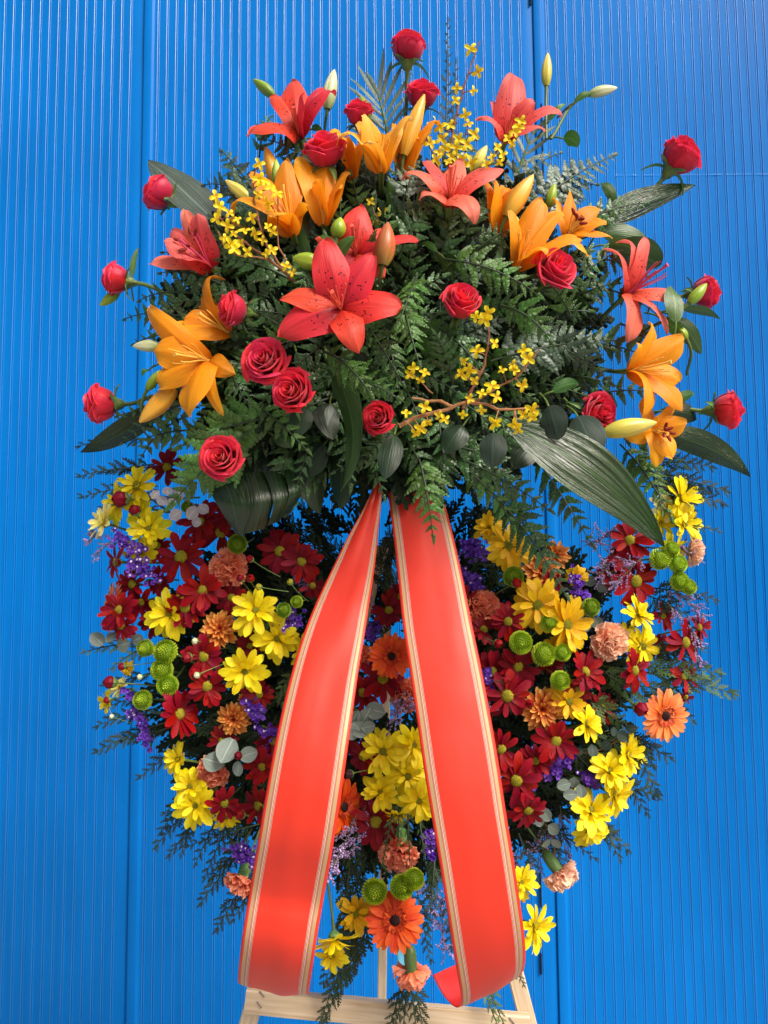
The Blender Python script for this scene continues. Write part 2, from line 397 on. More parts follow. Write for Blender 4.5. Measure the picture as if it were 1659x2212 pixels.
# ------------------------------------------------------------------ mesh building
class MB:
    def __init__(s):
        s.v, s.f, s.uv, s.mi = [], [], [], []
    def grid(s, pts, nu, nv, mi=0, flip=False, uv=None):
        """pts[j][i], j along v (nv rows), i along u (nu columns)"""
        b = len(s.v)
        for row in pts:
            s.v.extend(tuple(p) for p in row)
        for j in range(nv - 1):
            for i in range(nu - 1):
                a = b + j * nu + i
                q = (a, a + 1, a + nu + 1, a + nu)
                t = [(i / (nu - 1), j / (nv - 1)), ((i + 1) / (nu - 1), j / (nv - 1)),
                     ((i + 1) / (nu - 1), (j + 1) / (nv - 1)), (i / (nu - 1), (j + 1) / (nv - 1))]
                if flip: q = q[::-1]; t = t[::-1]
                s.f.append(q); s.uv.extend(t); s.mi.append(mi)
    def tube(s, pts, rad, n=6, mi=0, cap=True):
        pts = [Vector(p) for p in pts]
        m = len(pts)
        rows = []
        ref = None
        for k, p in enumerate(pts):
            t = (pts[min(k + 1, m - 1)] - pts[max(k - 1, 0)])
            if t.length < 1e-9: t = Vector((0, 0, 1))
            t.normalize()
            if ref is None:
                ref = t.orthogonal().normalized()
            a = (ref - t * ref.dot(t))
            a = a.normalized() if a.length > 1e-6 else t.orthogonal().normalized()
            ref = a
            c = t.cross(a)
            r = rad[k] if isinstance(rad, (list, tuple)) else rad
            rows.append([p + (a * math.cos(x) + c * math.sin(x)) * r for x in [2 * PI * i / n for i in range(n + 1)]])
        s.grid(rows, n + 1, m, mi)
        if cap:
            for row, fl in ((rows[0], True), (rows[-1], False)):
                b = len(s.v)
                s.v.extend(tuple(p) for p in row[:n])
                q = tuple(range(b, b + n))
                if fl: q = q[::-1]
                s.f.append(q); s.uv.extend([(0.25, 0.5)] * n); s.mi.append(mi)
    def box(s, c, hx, hy, hz, M=None, mi=0):
        b = len(s.v)
        for x, y, z in ((-1,-1,-1),(1,-1,-1),(1,1,-1),(-1,1,-1),(-1,-1,1),(1,-1,1),(1,1,1),(-1,1,1)):
            p = Vector((x * hx, y * hy, z * hz))
            if M: p = M @ p
            s.v.append(tuple(p + Vector(c)))
        for q in ((0,3,2,1),(4,5,6,7),(0,1,5,4),(1,2,6,5),(2,3,7,6),(3,0,4,7)):
            s.f.append(tuple(b + i for i in q)); s.uv.extend([(0,0),(1,0),(1,1),(0,1)]); s.mi.append(mi)
    def mesh(s, name, mats, smooth=True):
        me = bpy.data.meshes.new(name)
        me.from_pydata(s.v, [], s.f)
        uvl = me.uv_layers.new(name='UVMap')
        uvl.data.foreach_set('uv', np.array(s.uv, dtype=np.float32).ravel())
        for m in (mats if isinstance(mats, (list, tuple)) else [mats]):
            me.materials.append(MAT[m])
        me.polygons.foreach_set('material_index', s.mi)
        if smooth: me.polygons.foreach_set('use_smooth', [True] * len(s.f))
        me.update()
        return me

def obj(name, me, parent=None, M=None):
    o = bpy.data.objects.new(name, me)
    COL.objects.link(o)
    if parent is not None: o.parent = parent
    if M is not None: o.matrix_basis = M
    return o
AUTO = []       # things that get a label from what they stand beside
LAND = []       # named neighbours
def tag(o, label, cat, group=None, at=None, desc=None, land=None, kind=None):
    if label: o['label'] = label
    if cat: o['category'] = cat
    if group: o['group'] = group
    if kind: o['kind'] = kind
    if desc: AUTO.append((o, at, desc))
    if land: LAND.append((at, land))
    return o
def remat(me, mats, name=None):
    c = me.copy()
    for i, m in enumerate(mats): c.materials[i] = MAT[m]
    return c
_cache = {}
def cached(key, fn):
    if key not in _cache: _cache[key] = fn()
    return _cache[key]
def basis(z, roll=0.0, hint=None):
    z = z.normalized()
    h = hint or Vector((0, 0, 1))
    if abs(z.dot(h)) > 0.97: h = RX
    x = h.cross(z).normalized()
    y = z.cross(x)
    M = Matrix((x, y, z)).transposed()
    return (M @ Matrix.Rotation(roll, 3, 'Z')).to_4x4()
def place(pos, z, scale, roll=0.0):
    return Matrix.Translation(pos) @ basis(z, roll) @ Matrix.Scale(scale, 4)
def root(name, pos, z, scale, roll=0.0):
    return obj(name, None, None, place(pos, z, scale, roll))
def bez(p0, p1, p2, p3, n):
    out = []
    for i in range(n):
        t = i / (n - 1)
        s = 1 - t
        out.append(p0 * s**3 + p1 * (3*s*s*t) + p2 * (3*s*t*t) + p3 * t**3)
    return out
def catmull(pts, n):
    pts = [Vector(p) for p in pts]
    out = []
    m = len(pts) - 1
    for k in range(n):
        x = k / (n - 1) * m
        i = min(int(x), m - 1)
        t = x - i
        p0 = pts[max(i - 1, 0)]; p1 = pts[i]; p2 = pts[i + 1]; p3 = pts[min(i + 2, m)]
        out.append(0.5 * ((2*p1) + (p2 - p0)*t + (2*p0 - 5*p1 + 4*p2 - p3)*t*t + (3*p1 - p0 - 3*p2 + p3)*t**3))
    return out

# ------------------------------------------------------------------ petals that lie along +X from a disc (daisy family)
def strap_petal(L, W, lift, curl, seed, nu=5, nv=9, point=1.0, notch=0.04, cup=0.12, r0=0.1, basew=0.4):
    rg = random.Random(seed)
    mb = MB()
    rows = []
    bend = rg.uniform(-0.05, 0.05)
    tw = rg.uniform(-0.25, 0.25)
    for j in range(nv):
        v = j / (nv - 1)
        x = r0 + (L - r0) * v
        w = W * (basew + (1 - basew) * min(1, v * 1.7) ** 0.8) * math.sqrt(max(0, 1 - 0.80 * v ** (9 if point < 1.2 else 6)))
        z = lift * v - curl * v * v
        row = []
        for i in range(nu):
            s = 2 * i / (nu - 1) - 1
            xx = x - (notch if v > 0.95 and abs(s) < 0.1 else 0) - 0.06 * L * (v ** 4) * s * s
            zz = z + cup * W * (s * s) - 0.05 * W * (1 - abs(s)) + tw * s * w * v
            row.append((xx, s * w + bend * v * v, zz))
        rows.append(row)
    mb.grid(rows, nu, nv)
    return mb
def disc_mesh(rad, h, mat, bumps=110, seed=1, size=0.10):
    mb = MB()
    rows = []
    for j in range(6):
        a = j / 5 * PI / 2
        rows.append([(rad * math.cos(a) * math.cos(t), rad * math.cos(a) * math.sin(t), h * math.sin(a)) for t in [2 * PI * i / 14 for i in range(15)]])
    mb.grid(rows, 15, 6)
    for k in range(bumps):
        rr = rad * math.sqrt((k + 0.5) / bumps)
        t = k * 2.39996
        z = h * math.sqrt(max(0, 1 - (rr / rad) ** 2))
        p = Vector((rr * math.cos(t), rr * math.sin(t), z))
        n = Vector((p.x, p.y, z * 1.3 + 0.05)).normalized()
        q = rad * size
        a = n.orthogonal().normalized() * q
        c = n.cross(a)
        b = len(mb.v)
        for w in (a, c, -a, -c): mb.v.append(tuple(p + w))
        mb.v.append(tuple(p + n * q * 2.2))
        for i in range(4):
            mb.f.append((b + i, b + (i + 1) % 4, b + 4)); mb.uv.extend([(0, 0), (1, 0), (.5, 1)]); mb.mi.append(0)
    return mb.mesh('disc', mat)
def stem_mesh(L, r, mat='stem', bend=0.2, n=7):
    mb = MB()
    pts = [Vector((bend * t * t, 0, -L * t)) for t in [i / 5 for i in range(6)]]
    mb.tube(pts, [r * (1.5 if i == 0 else 1) for i in range(6)], n)
    return mb.mesh('stem', mat)
def calyx_mesh(r, h, mat='sepal', n=10):
    mb = MB()
    rows = []
    for j, (a, z) in enumerate(((0.15, -h), (0.5, -h * .8), (0.8, -h * .45), (1.0, 0.0), (0.95, h * .15))):
        rows.append([(r * a * math.cos(t), r * a * math.sin(t), z) for t in [2 * PI * i / n for i in range(n + 1)]])
    mb.grid(rows, n + 1, 5)
    return mb.mesh('calyx', mat)

def rotz(a): return Matrix.Rotation(a, 4, 'Z')
def roty(a): return Matrix.Rotation(a, 4, 'Y')

DAISY = dict(
    yellow=('daisy_yellow', 'disc_green'), gold=('daisy_gold', 'disc_green'), pale=('daisy_pale', 'disc_green'),
    red=('daisy_red', 'disc_yellow'), maroon=('daisy_maroon', 'disc_yellow'))
def daisy(px, py, rpx, Y, d, kind, cup=None, desc=None, cat='daisy'):
    pm, dm = DAISY[kind]
    pos = P(px, py, Y)
    s = rpx * mpp(px, py, Y)
    t = root('%s_daisy' % ('red' if kind in ('red', 'maroon') else 'yellow'), pos, D(*d), s * rnd.uniform(1.06, 1.20), rnd.uniform(0, 6.28))
    n = rnd.choice((14, 15, 16)) if kind in ('red', 'maroon') else rnd.choice((16, 17, 18, 19))
    if cup is None: cup = rnd.uniform(0.02, 0.38)
    for k in range(n):
        if rnd.random() < 0.04: continue
        v = rnd.randrange(5)
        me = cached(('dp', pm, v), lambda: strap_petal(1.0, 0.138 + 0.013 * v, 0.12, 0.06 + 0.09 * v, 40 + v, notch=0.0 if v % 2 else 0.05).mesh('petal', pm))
        M = rotz(2 * PI * k / n + rnd.uniform(-0.13, 0.13)) @ roty(-(cup + rnd.uniform(-0.26, 0.26))) @ Matrix.Rotation(rnd.uniform(-0.35, 0.35), 4, 'X') @ Matrix.Scale(rnd.uniform(0.80, 1.10), 4)
        M = Matrix.Translation((0, 0, 0.02 * (k % 3))) @ M
        obj('petal', me, t, M)
    if kind in ('yellow', 'gold', 'pale') :
        for k in range(6):
            me = cached(('dp2', pm), lambda: strap_petal(0.78, 0.13, 0.3, 0.15, 77).mesh('petal', pm))
            obj('petal', me, t, Matrix.Translation((0, 0, 0.05)) @ rotz(PI * k / 3 + rnd.uniform(-0.4, 0.4)) @ roty(-(cup + rnd.uniform(0.15, 0.45))) @ Matrix.Scale(rnd.uniform(0.8, 1.05), 4))
    obj('flower_disc', cached(('dd', dm), lambda: disc_mesh(0.22, 0.12, dm)), t, Matrix.Translation((0, 0, 0.05)))
    obj('calyx', cached('dcal', lambda: calyx_mesh(0.26, 0.22)), t)
    obj('stem', cached('dst', lambda: stem_mesh(2.6, 0.055)), t, Matrix.Translation((0, 0, -0.15)) @ rotz(rnd.uniform(0, 6)))
    tag(t, None, cat, desc=desc or '%s daisy' % {'yellow': 'bright yellow', 'gold': 'golden yellow', 'pale': 'pale yellow', 'red': 'crimson red', 'maroon': 'dark maroon'}[kind],
        group='%s daisies in the wreath' % ('red' if kind in ('red', 'maroon') else 'yellow'), at=(px, py))
    return t

def gerbera(px, py, rpx, Y, d, pm, label, land, cup=0.08):
    pos = P(px, py, Y)
    t = root('gerbera', pos, D(*d), rpx * mpp(px, py, Y), rnd.uniform(0, 6))
    for layer, (n, sc, up, z) in enumerate(((26, 1.0, 0.0, 0), (24, 0.93, 0.09, 0.03), (20, 0.42, 0.25, 0.06))):
        for k in range(n):
            v = rnd.randrange(4)
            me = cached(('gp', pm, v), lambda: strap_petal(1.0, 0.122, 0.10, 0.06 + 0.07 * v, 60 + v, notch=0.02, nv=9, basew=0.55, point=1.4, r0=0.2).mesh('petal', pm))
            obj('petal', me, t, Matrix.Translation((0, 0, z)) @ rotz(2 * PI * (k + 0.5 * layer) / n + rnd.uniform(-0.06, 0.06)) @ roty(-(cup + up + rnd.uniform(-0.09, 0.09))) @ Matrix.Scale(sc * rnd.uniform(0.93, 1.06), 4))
    def ring():
        mb = MB()
        rg = random.Random(5)
        for k in range(90):
            a = k * 2.39996
            r = 0.17 + 0.15 * rg.random()
            p = Vector((r * math.cos(a), r * math.sin(a), 0.13))
            o = Vector((math.cos(a), math.sin(a), 0)) * 0.07 + Vector((0, 0, 0.07))
            sd_ = Vector((-math.sin(a), math.cos(a), 0)) * 0.012
            mb.grid([[p - sd_, p + sd_], [p + o - sd_ * 1.6, p + o + sd_ * 1.6], [p + o * 1.5 - sd_ * .3, p + o * 1.5 + sd_ * .3]], 2, 3)
        return mb.mesh('ring', 'disc_red')
    obj('disc_floret_ring', cached('gring', ring), t)['kind'] = 'stuff'
    obj('flower_disc', cached('gdd', lambda: disc_mesh(0.17, 0.08, 'disc_dark', 90, 2)), t, Matrix.Translation((0, 0, 0.13)))
    obj('calyx', cached('gcal', lambda: calyx_mesh(0.3, 0.25)), t)
    obj('stem', cached('gst', lambda: stem_mesh(2.6, 0.06)), t, Matrix.Translation((0, 0, -0.2)))
    tag(t, label, 'gerbera', 'orange gerberas in the wreath', (px, py), land=land)

def bronze(px, py, rpx, Y, d, label, land):
    t = root('bronze_chrysanthemum', P(px, py, Y), D(*d), rpx * mpp(px, py, Y), rnd.uniform(0, 6))
    for (n, sc, up, z) in ((16, 1.0, 0.05, 0), (15, 0.86, 0.28, 0.04), (13, 0.68, 0.6, 0.08), (10, 0.48, 0.95, 0.1)):
        for k in range(n):
            v = rnd.randrange(4)
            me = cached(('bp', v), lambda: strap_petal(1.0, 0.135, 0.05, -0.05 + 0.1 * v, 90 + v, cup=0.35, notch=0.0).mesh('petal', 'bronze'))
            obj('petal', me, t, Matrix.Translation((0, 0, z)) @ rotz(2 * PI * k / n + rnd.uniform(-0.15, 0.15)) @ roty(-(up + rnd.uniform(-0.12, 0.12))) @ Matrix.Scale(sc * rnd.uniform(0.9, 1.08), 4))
    obj('flower_disc', cached('bdd', lambda: disc_mesh(0.2, 0.1, 'disc_maroon', 90, 2)), t, Matrix.Translation((0, 0, 0.1)))
    obj('calyx', cached('gcal', lambda: calyx_mesh(0.3, 0.25)), t)
    obj('stem', cached('gst', lambda: stem_mesh(2.6, 0.06)), t, Matrix.Translation((0, 0, -0.2)))
    tag(t, label, 'chrysanthemum', 'bronze chrysanthemums', (px, py), land=land)

def frill_petal(seed, pm):
    rg = random.Random(seed)
    mb = MB()
    nu, nv = 19, 8
    half = R(rg.uniform(34, 46))
    ph = [rg.uniform(0, 6) for _ in range(4)]
    teeth = [rg.uniform(0.0, 0.13) if i % 2 else 0 for i in range(nu)]
    rows = []
    for j in range(nv):
        v = j / (nv - 1)
        r = 0.08 + 0.92 * v
        row = []
        for i in range(nu):
            s = 2 * i / (nu - 1) - 1
            th = s * half * (0.35 + 0.65 * v ** 0.6)
            rr = r - (teeth[i] + 0.12 * s * s) * v ** 6
            z = (math.sin(s * 6 + ph[0]) * 0.13 + math.sin(s * 12 + ph[1]) * 0.055) * v ** 2.2 + 0.22 * v * v * rg.choice((1,)) * math.sin(ph[2])
            row.append((rr * math.cos(th), rr * math.sin(th), z + 0.1 * v ** 3))
        rows.append(row)
    mb.grid(rows, nu, nv)
    return mb.mesh('petal', pm)
def carnation(px, py, rpx, Y, d, pm, label, land, calyx=True):
    t = root('carnation', P(px, py, Y), D(*d), rpx * mpp(px, py, Y), rnd.uniform(0, 6))
    lays = ((8, 1.0, 0.05, -0.10), (8, 0.97, 0.35, -0.05), (7, 0.9, 0.65, 0.0), (6, 0.82, 0.95, 0.0), (5, 0.78, 1.22, 0.0), (3, 0.72, 1.45, 0.0))
    for (n, sc, up, z) in lays:
        for k in range(n):
            v = rnd.randrange(6)
            me = cached(('cp', pm, v), lambda: frill_petal(300 + v, pm))
            obj('petal', me, t, Matrix.Translation((0, 0, z)) @ rotz(2 * PI * k / n + rnd.uniform(-0.3, 0.3)) @ roty(-(up + rnd.uniform(-0.15, 0.15))) @ Matrix.Rotation(rnd.uniform(-0.3, 0.3), 4, 'X') @ Matrix.Scale(sc * rnd.uniform(0.9, 1.08), 4))
    def cal():
        mb = MB()
        rows = []
        n = 14
        for a, z in ((0.10, -1.25), (0.24, -1.15), (0.32, -0.85), (0.33, -0.5), (0.30, -0.2), (0.36, 0.02)):
            rows.append([((a + (0.05 * math.cos(5 * t_) if z > -0.1 else 0)) * math.cos(t_), (a + (0.05 * math.cos(5 * t_) if z > -0.1 else 0)) * math.sin(t_), z + (0.08 * math.cos(5 * t_) if z > -0.1 else 0)) for t_ in [2 * PI * i / n for i in range(n + 1)]])
        mb.grid(rows, n + 1, 6)
        return mb.mesh('calyx', 'sepal')
    obj('calyx', cached('ccal', cal), t)
    obj('stem', cached('cst', lambda: stem_mesh(2.6, 0.06)), t, Matrix.Translation((0, 0, -1.1)))
    tag(t, label, 'carnation', 'salmon carnations', (px, py), land=land)

def pompon(px, py, rpx, Y, d, dark=False, desc=None):
    t = root('green_chrysanthemum', P(px, py, Y), D(*d), rpx * mpp(px, py, Y), rnd.uniform(0, 6))
    def mk(mat, seed):
        rg = random.Random(seed)
        mb = MB()
        n = 210
        for k in range(n):
            zz = 1 - 1.55 * (k + 0.5) / n
            rr = math.sqrt(max(0, 1 - zz * zz))
            a = k * 2.39996
            nn = Vector((rr * math.cos(a), rr * math.sin(a), zz)).normalized()
            p = nn * 0.72
            p.z *= 0.95
            tan = Vector((0, 0, 1)).cross(nn)
            tan = tan.normalized() if tan.length > 1e-3 else Vector((1, 0, 0))
            upv = nn.cross(tan)
            L = 0.27 * (0.75 + 0.25 * min(1, (1 - zz) * 5)) * rg.uniform(0.85, 1.1)
            w = 0.082 * (0.7 + 0.3 * min(1, (1 - zz) * 4))
            rows = []
            for j in range(4):
                v = j / 3
                c = p + nn * (L * v) + upv * (0.10 * (v ** 2) * (1 if zz > 0.1 else -0.3))
                ww = w * (0.7, 1.0, 1.15, 0.85)[j]
                rows.append([c - tan * ww + nn * 0.02, c - upv * 0.028, c + tan * ww + nn * 0.02])
            mb.grid(rows, 3, 4)
        return mb.mesh('florets', mat)
    def core():
        mb = MB()
        rows = []
        for j in range(9):
            a = -PI / 2 + PI * j / 8
            rows.append([(0.72 * math.cos(a) * math.cos(x), 0.72 * math.cos(a) * math.sin(x), 0.62 * math.sin(a)) for x in [2 * PI * i / 14 for i in range(15)]])
        mb.grid(rows, 15, 9)
        return mb.mesh('core', 'pompon_core')
    v = rnd.randrange(2)
    m = 'pompon_painted_shade' if dark else 'pompon'
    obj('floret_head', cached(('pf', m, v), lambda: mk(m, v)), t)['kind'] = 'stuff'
    obj('flower_core', cached('pc', core), t)
    obj('calyx', cached('pcal', lambda: calyx_mesh(0.6, 0.3)), t, Matrix.Translation((0, 0, -0.5)))
    obj('stem', cached('pst', lambda: stem_mesh(3.2, 0.09, bend=0.5)), t, Matrix.Translation((0, 0, -0.7)) @ rotz(rnd.uniform(0, 6)))
    tag(t, None, 'chrysanthemum', 'green button chrysanthemums', (px, py), desc=desc or ('shaded green button chrysanthemum' if dark else 'lime green button chrysanthemum'))

# ------------------------------------------------------------------ rose
def rose_petal(Rr, H, half, lip, spiral, seed, nu=11, nv=11, notch=0.0):
    rg = random.Random(seed)
    ph = rg.uniform(0, 6)
    mb = MB()
    rows = []
    for j in range(nv):
        v = j / (nv - 1)
        prof = math.sin(PI * (0.10 + 0.52 * v)) ** 0.75
        if v < 0.15: prof *= (0.35 + 0.65 * v / 0.15)
        row = []
        for i in range(nu):
            s = 2 * i / (nu - 1) - 1
            w = (0.80 + 0.25 * v)
            th = s * half * w
            l = max(0, (v - 0.60) / 0.40)
            r = Rr * (prof + spiral * s) - 0.10 * Rr * min(1, l * 2) + lip * l ** 1.9 * (0.8 + 0.5 * abs(s) ** 2) + 0.02 * math.sin(4 * s + ph) * l
            z = H * v * (1 - 0.20 * abs(s) ** 2.6 * v) - lip * 0.75 * l ** 2.6 + 0.02 * math.sin(5 * s + ph * 2) * v
            if l > 0.9: z += notch * (1 - abs(s)) ** 2
            row.append((r * math.cos(th), r * math.sin(th), z))
        rows.append(row)
    mb.grid(rows, nu, nv)
    return mb.mesh('petal', 'rose_petal')
def rose(px, py, wpx, d, label, land, Y, opn=0.2, stem_to=None, stem_Y=0.02, leaf=False, roll=None, cat='rose'):
    z = D(*d)
    sc = wpx * 0.5 * mpp(px, py, Y) / (0.98 + 0.85 * opn)
    centre = P(px, py, Y)
    pos = centre - z * sc * 0.85
    t = root('rose', pos, z, sc, rnd.uniform(0, 6) if roll is None else roll)
    lay = ((5, 1.0, 1.50, 0.95, 0.38, 0.05, 17), (4, 0.86, 1.70, 1.0, 0.34, 0.10, 10), (4, 0.68, 1.82, 1.0, 0.27, 0.14, 6),
           (3, 0.52, 1.90, 1.25, 0.22, 0.15, 3), (3, 0.36, 1.93, 1.25, 0.15, 0.12, 1), (2, 0.22, 1.93, 1.9, 0.10, 0.08, 0), (1, 0.11, 1.90, 2.9, 0.03, 0.05, 0))
    a0 = rnd.uniform(0, 6)
    for li, (n, Rr, H, half, lip, sp, tl) in enumerate(lay):
        a0 += 0.7
        for k in range(n):
            v = rnd.randrange(3)
            lp = lip * (0.7 + 0.8 * opn)
            ky = ('rp', li, v, round(opn, 1))
            me = cached(ky, lambda: rose_petal(Rr, H, half, lp, sp, 500 + li * 7 + v))
            tilt = R(tl * (opn * 1.5 - 0.15)) + rnd.uniform(-0.05, 0.05) * (1 if li < 3 else 0.3)
            obj('petal', me, t, rotz(a0 + 2 * PI * k / n + rnd.uniform(-0.1, 0.1)) @ roty(tilt) @ Matrix.Scale(rnd.uniform(0.96, 1.04), 4))
    def hip():
        mb = MB()
        rows = []
        for a, zz in ((0.12, -0.55), (0.16, -0.40), (0.30, -0.25), (0.34, -0.1), (0.42, 0.04), (0.5, 0.14)):
            rows.append([(a * math.cos(x), a * math.sin(x), zz) for x in [2 * PI * i / 12 for i in range(13)]])
        mb.grid(rows, 13, 6)
        return mb.mesh('calyx', 'stem')
    obj('calyx', cached('hip', hip), t)
    def sep(v):
        mb = MB()
        rows = []
        for j in range(8):
            q = j / 7
            out = 0.3 + (0.75 + 0.3 * v) * q
            zz = 0.0 + 0.35 * q - (0.55 * v) * q * q * 1.4
            w = 0.24 * (1 - q) ** 0.7 * (0.75 + 0.5 * q) + 0.01
            rows.append([(out, w * s, zz + 0.10 * abs(s)) for s in (-1, -0.4, 0, 0.4, 1)])
        mb.grid(rows, 5, 8)
        return mb.mesh('sepal', 'sepal')
    for k in range(5):
        v = rnd.choice((0.2, 0.7, 1.3))
        obj('sepal', cached(('sep', v), lambda: sep(v)), t, rotz(2 * PI * k / 5 + rnd.uniform(-0.2, 0.2)))
    # stem
    if stem_to is None:
        e = pos - z * 0.09 + Vector((0, 0.10, 0))
    else:
        e = P(stem_to[0], stem_to[1], stem_Y)
    b0 = pos - z * sc * 0.5
    L = (e - b0).length
    pts = bez(b0, b0 - z * L * 0.35, e + (b0 - e) * 0.3, e, 9)
    inv = t.matrix_basis.inverted()
    mb = MB()
    mb.tube([inv @ p for p in pts], 0.0036 / sc, 7)
    obj('stem', mb.mesh('stem', 'stem'), t)
    tag(t, label, cat, 'red roses', (px, py), land=land)
    return t

# ------------------------------------------------------------------ lily
def lily_petal(C, axis, tip, W, a1, curl, seed, mat, nu=11, nv=18, cup=0.35, ripple=0.17, basew=0.22):
    rg = random.Random(seed)
    ph = rg.uniform(0, 6)
    rad = tip - C
    L = rad.length
    radp = rad - axis * rad.dot(axis)
    if radp.length < 0.05 * L: radp = axis.orthogonal()
    radp.normalize()
    side = axis.cross(radp).normalized()
    p1 = C + axis * (L * a1)
    p2 = tip + axis * (L * curl) - radp * L * 0.12
    cv = bez(C, p1, p2, tip, nv)
    rows = []
    tw = rg.uniform(-0.35, 0.35)
    for j in range(nv):
        v = j / (nv - 1)
        tg = (cv[min(j + 1, nv - 1)] - cv[max(j - 1, 0)]).normalized()
        sd_ = (side - tg * side.dot(tg)).normalized()
        sd_ = Quaternion(tg, tw * v) @ sd_
        n = sd_.cross(tg)
        if n.dot(axis) < 0 and v < 0.3: pass
        nn = side.cross(tg)
        if (radp.cross(side)).dot(axis) < 0: n = -n
        w = W * (math.sin(PI * min(1, 0.02 + 0.98 * v ** 0.85)) ** 0.72) + basew * W * (1 - v) ** 2
        if j == nv - 1: w = W * 0.03
        row = []
        for i in range(nu):
            s = 2 * i / (nu - 1) - 1
            off = cup * w * (s * s) * (1.2 - 0.9 * v) - 0.10 * W * math.exp(-(s / 0.14) ** 2) * (1 - 0.6 * v)
            off += ripple * W * math.sin(9 * v + ph + (0 if s > 0 else 1.7)) * abs(s) ** 3 * (0.3 + v)
            row.append(cv[j] + sd_ * (w * s) + n * off)
        rows.append(row)
    return rows
def lily(cx, cy, Y, axd, petals, mat, label, land, W=30, stamens=6, stam_len=75, anthers=False, fil='filament_gold', a1=0.35, stem_to=None, cup=0.35):
    """petals: (tip x, tip y, depth towards the viewer in picture units, half width, curl)"""
    C = P(cx, cy, Y)
    ax = D(*axd)
    k = mpp(cx, cy, Y)
    t = obj('lily', None, None, Matrix.Translation(C))
    for q, pt in enumerate(petals):
        tx, ty, dz, w, curl = pt[:5]
        aa = pt[5] if len(pt) > 5 else a1
        T = P(tx, ty, Y - dz * k)
        rows = lily_petal(C, ax, T, w * k, aa, curl, hash_(cx, q), mat, cup=cup)
        mb = MB()
        mb.grid([[p - C for p in r] for r in rows], 11, 18)
        obj('petal', mb.mesh('petal', mat), t)
    base = ax.orthogonal().normalized()
    for q in range(stamens):
        a = 2 * PI * q / max(1, stamens)
        o = (Quaternion(ax, a + rnd.uniform(-0.3, 0.3)) @ base)
        L = stam_len * k * rnd.uniform(0.85, 1.08)
        e = ax * L + o * L * rnd.uniform(0.16, 0.32)
        pts = bez(Vector((0, 0, 0)), ax * L * 0.4, e - ax * L * 0.3, e, 8)
        mb = MB()
        mb.tube(pts, [0.0016 * (1 - 0.45 * i / 7) for i in range(8)], 5)
        f = obj('stamen', mb.mesh('stamen', fil), t)
        if anthers:
            mb = MB()
            dd = (o * 0.75 + ax * 0.5).normalized()
            hl = 9.5 * k
            mb.tube([e - dd * hl, e - dd * hl * 0.6, e, e + dd * hl * 0.6, e + dd * hl], [0.0008, 0.0024, 0.0028, 0.0024, 0.0008], 7)
            obj('anther', mb.mesh('anther', 'anther'), f)
    if stamens:
        L = stam_len * k * 1.1
        mb = MB()
        pts = bez(Vector((0, 0, 0)), ax * L * 0.4, ax * L * 0.7 + base * L * .06, ax * L + base * L * .1, 8)
        mb.tube(pts, [0.0026] * 3 + [0.0019] * 4 + [0.0034], 6)
        obj('pistil', mb.mesh('pistil', fil), t)
    e = P(stem_to[0], stem_to[1], 0.0) - C if stem_to else -ax * 0.10 + Vector((0, 0.08, -0.02))
    mb = MB()
    mb.tube(bez(ax * 0.004, -ax * 0.03, e * 0.7, e, 8), [0.0055, 0.0045] + [0.0038] * 6, 7)
    obj('stem', mb.mesh('stem', 'stem'), t)
    tag(t, label, 'lily', None, (cx, cy), land=land)
    return t
def hash_(a, b): return int(a * 31 + b * 977) % 100003

def bud(x0, y0, x1, y1, w, Y, mat, desc, label=None, land=None, dz=0, stem_to=None, stem_Y=None, cat='bud'):
    """lily bud from its base to its tip, w = full width"""
    k = mpp(x0, y0, Y)
    A = P(x0, y0, Y); B = P(x1, y1, Y - dz * k)
    L = (B - A).length
    ax = (B - A).normalized()
    t = obj('lily_bud', None, None, Matrix.Translation(A) @ basis(ax, rnd.uniform(0, 6)))
    mb = MB()
    rows = []
    nu, nv = 25, 14
    for j in range(nv):
        v = j / (nv - 1)
        r = 0.5 * w * k * (math.sin(PI * (0.09 + 0.895 * v ** 0.92)) ** 0.68) * (1.04 - 0.16 * v)
        row = []
        for i in range(nu):
            a = 2 * PI * i / (nu - 1)
            g = 1 - 0.20 * max(0, abs(math.cos(1.5 * a)) - 0.72) / 0.28 * 0 - 0.13 * (1 - abs(math.sin(1.5 * a))) ** 2.5
            b_ = 0.010 * math.sin(v * 4) * L
            row.append((r * g * math.cos(a) + b_, r * g * math.sin(a), L * v))
        rows.append(row)
    mb.grid(rows, nu, nv)
    obj('bud_petals', mb.mesh('bud', mat), t)
    inv = t.matrix_basis.inverted()
    e = P(stem_to[0], stem_to[1], stem_Y if stem_Y is not None else Y + 0.05) if stem_to else A - ax * 0.05 + Vector((0, 0.07, 0))
    sl = (e - A).length
    mb = MB()
    pts = bez(A + ax * 0.003, A - ax * sl * 0.4, e + (A - e) * 0.3, e, 9)
    mb.tube([inv @ p for p in pts], [0.0036] + [0.0028] * 8, 7)
    obj('stem', mb.mesh('stem', 'stem'), t)
    tag(t, label, cat, 'lily buds', (x0, y0), desc=None if label else desc, land=land)

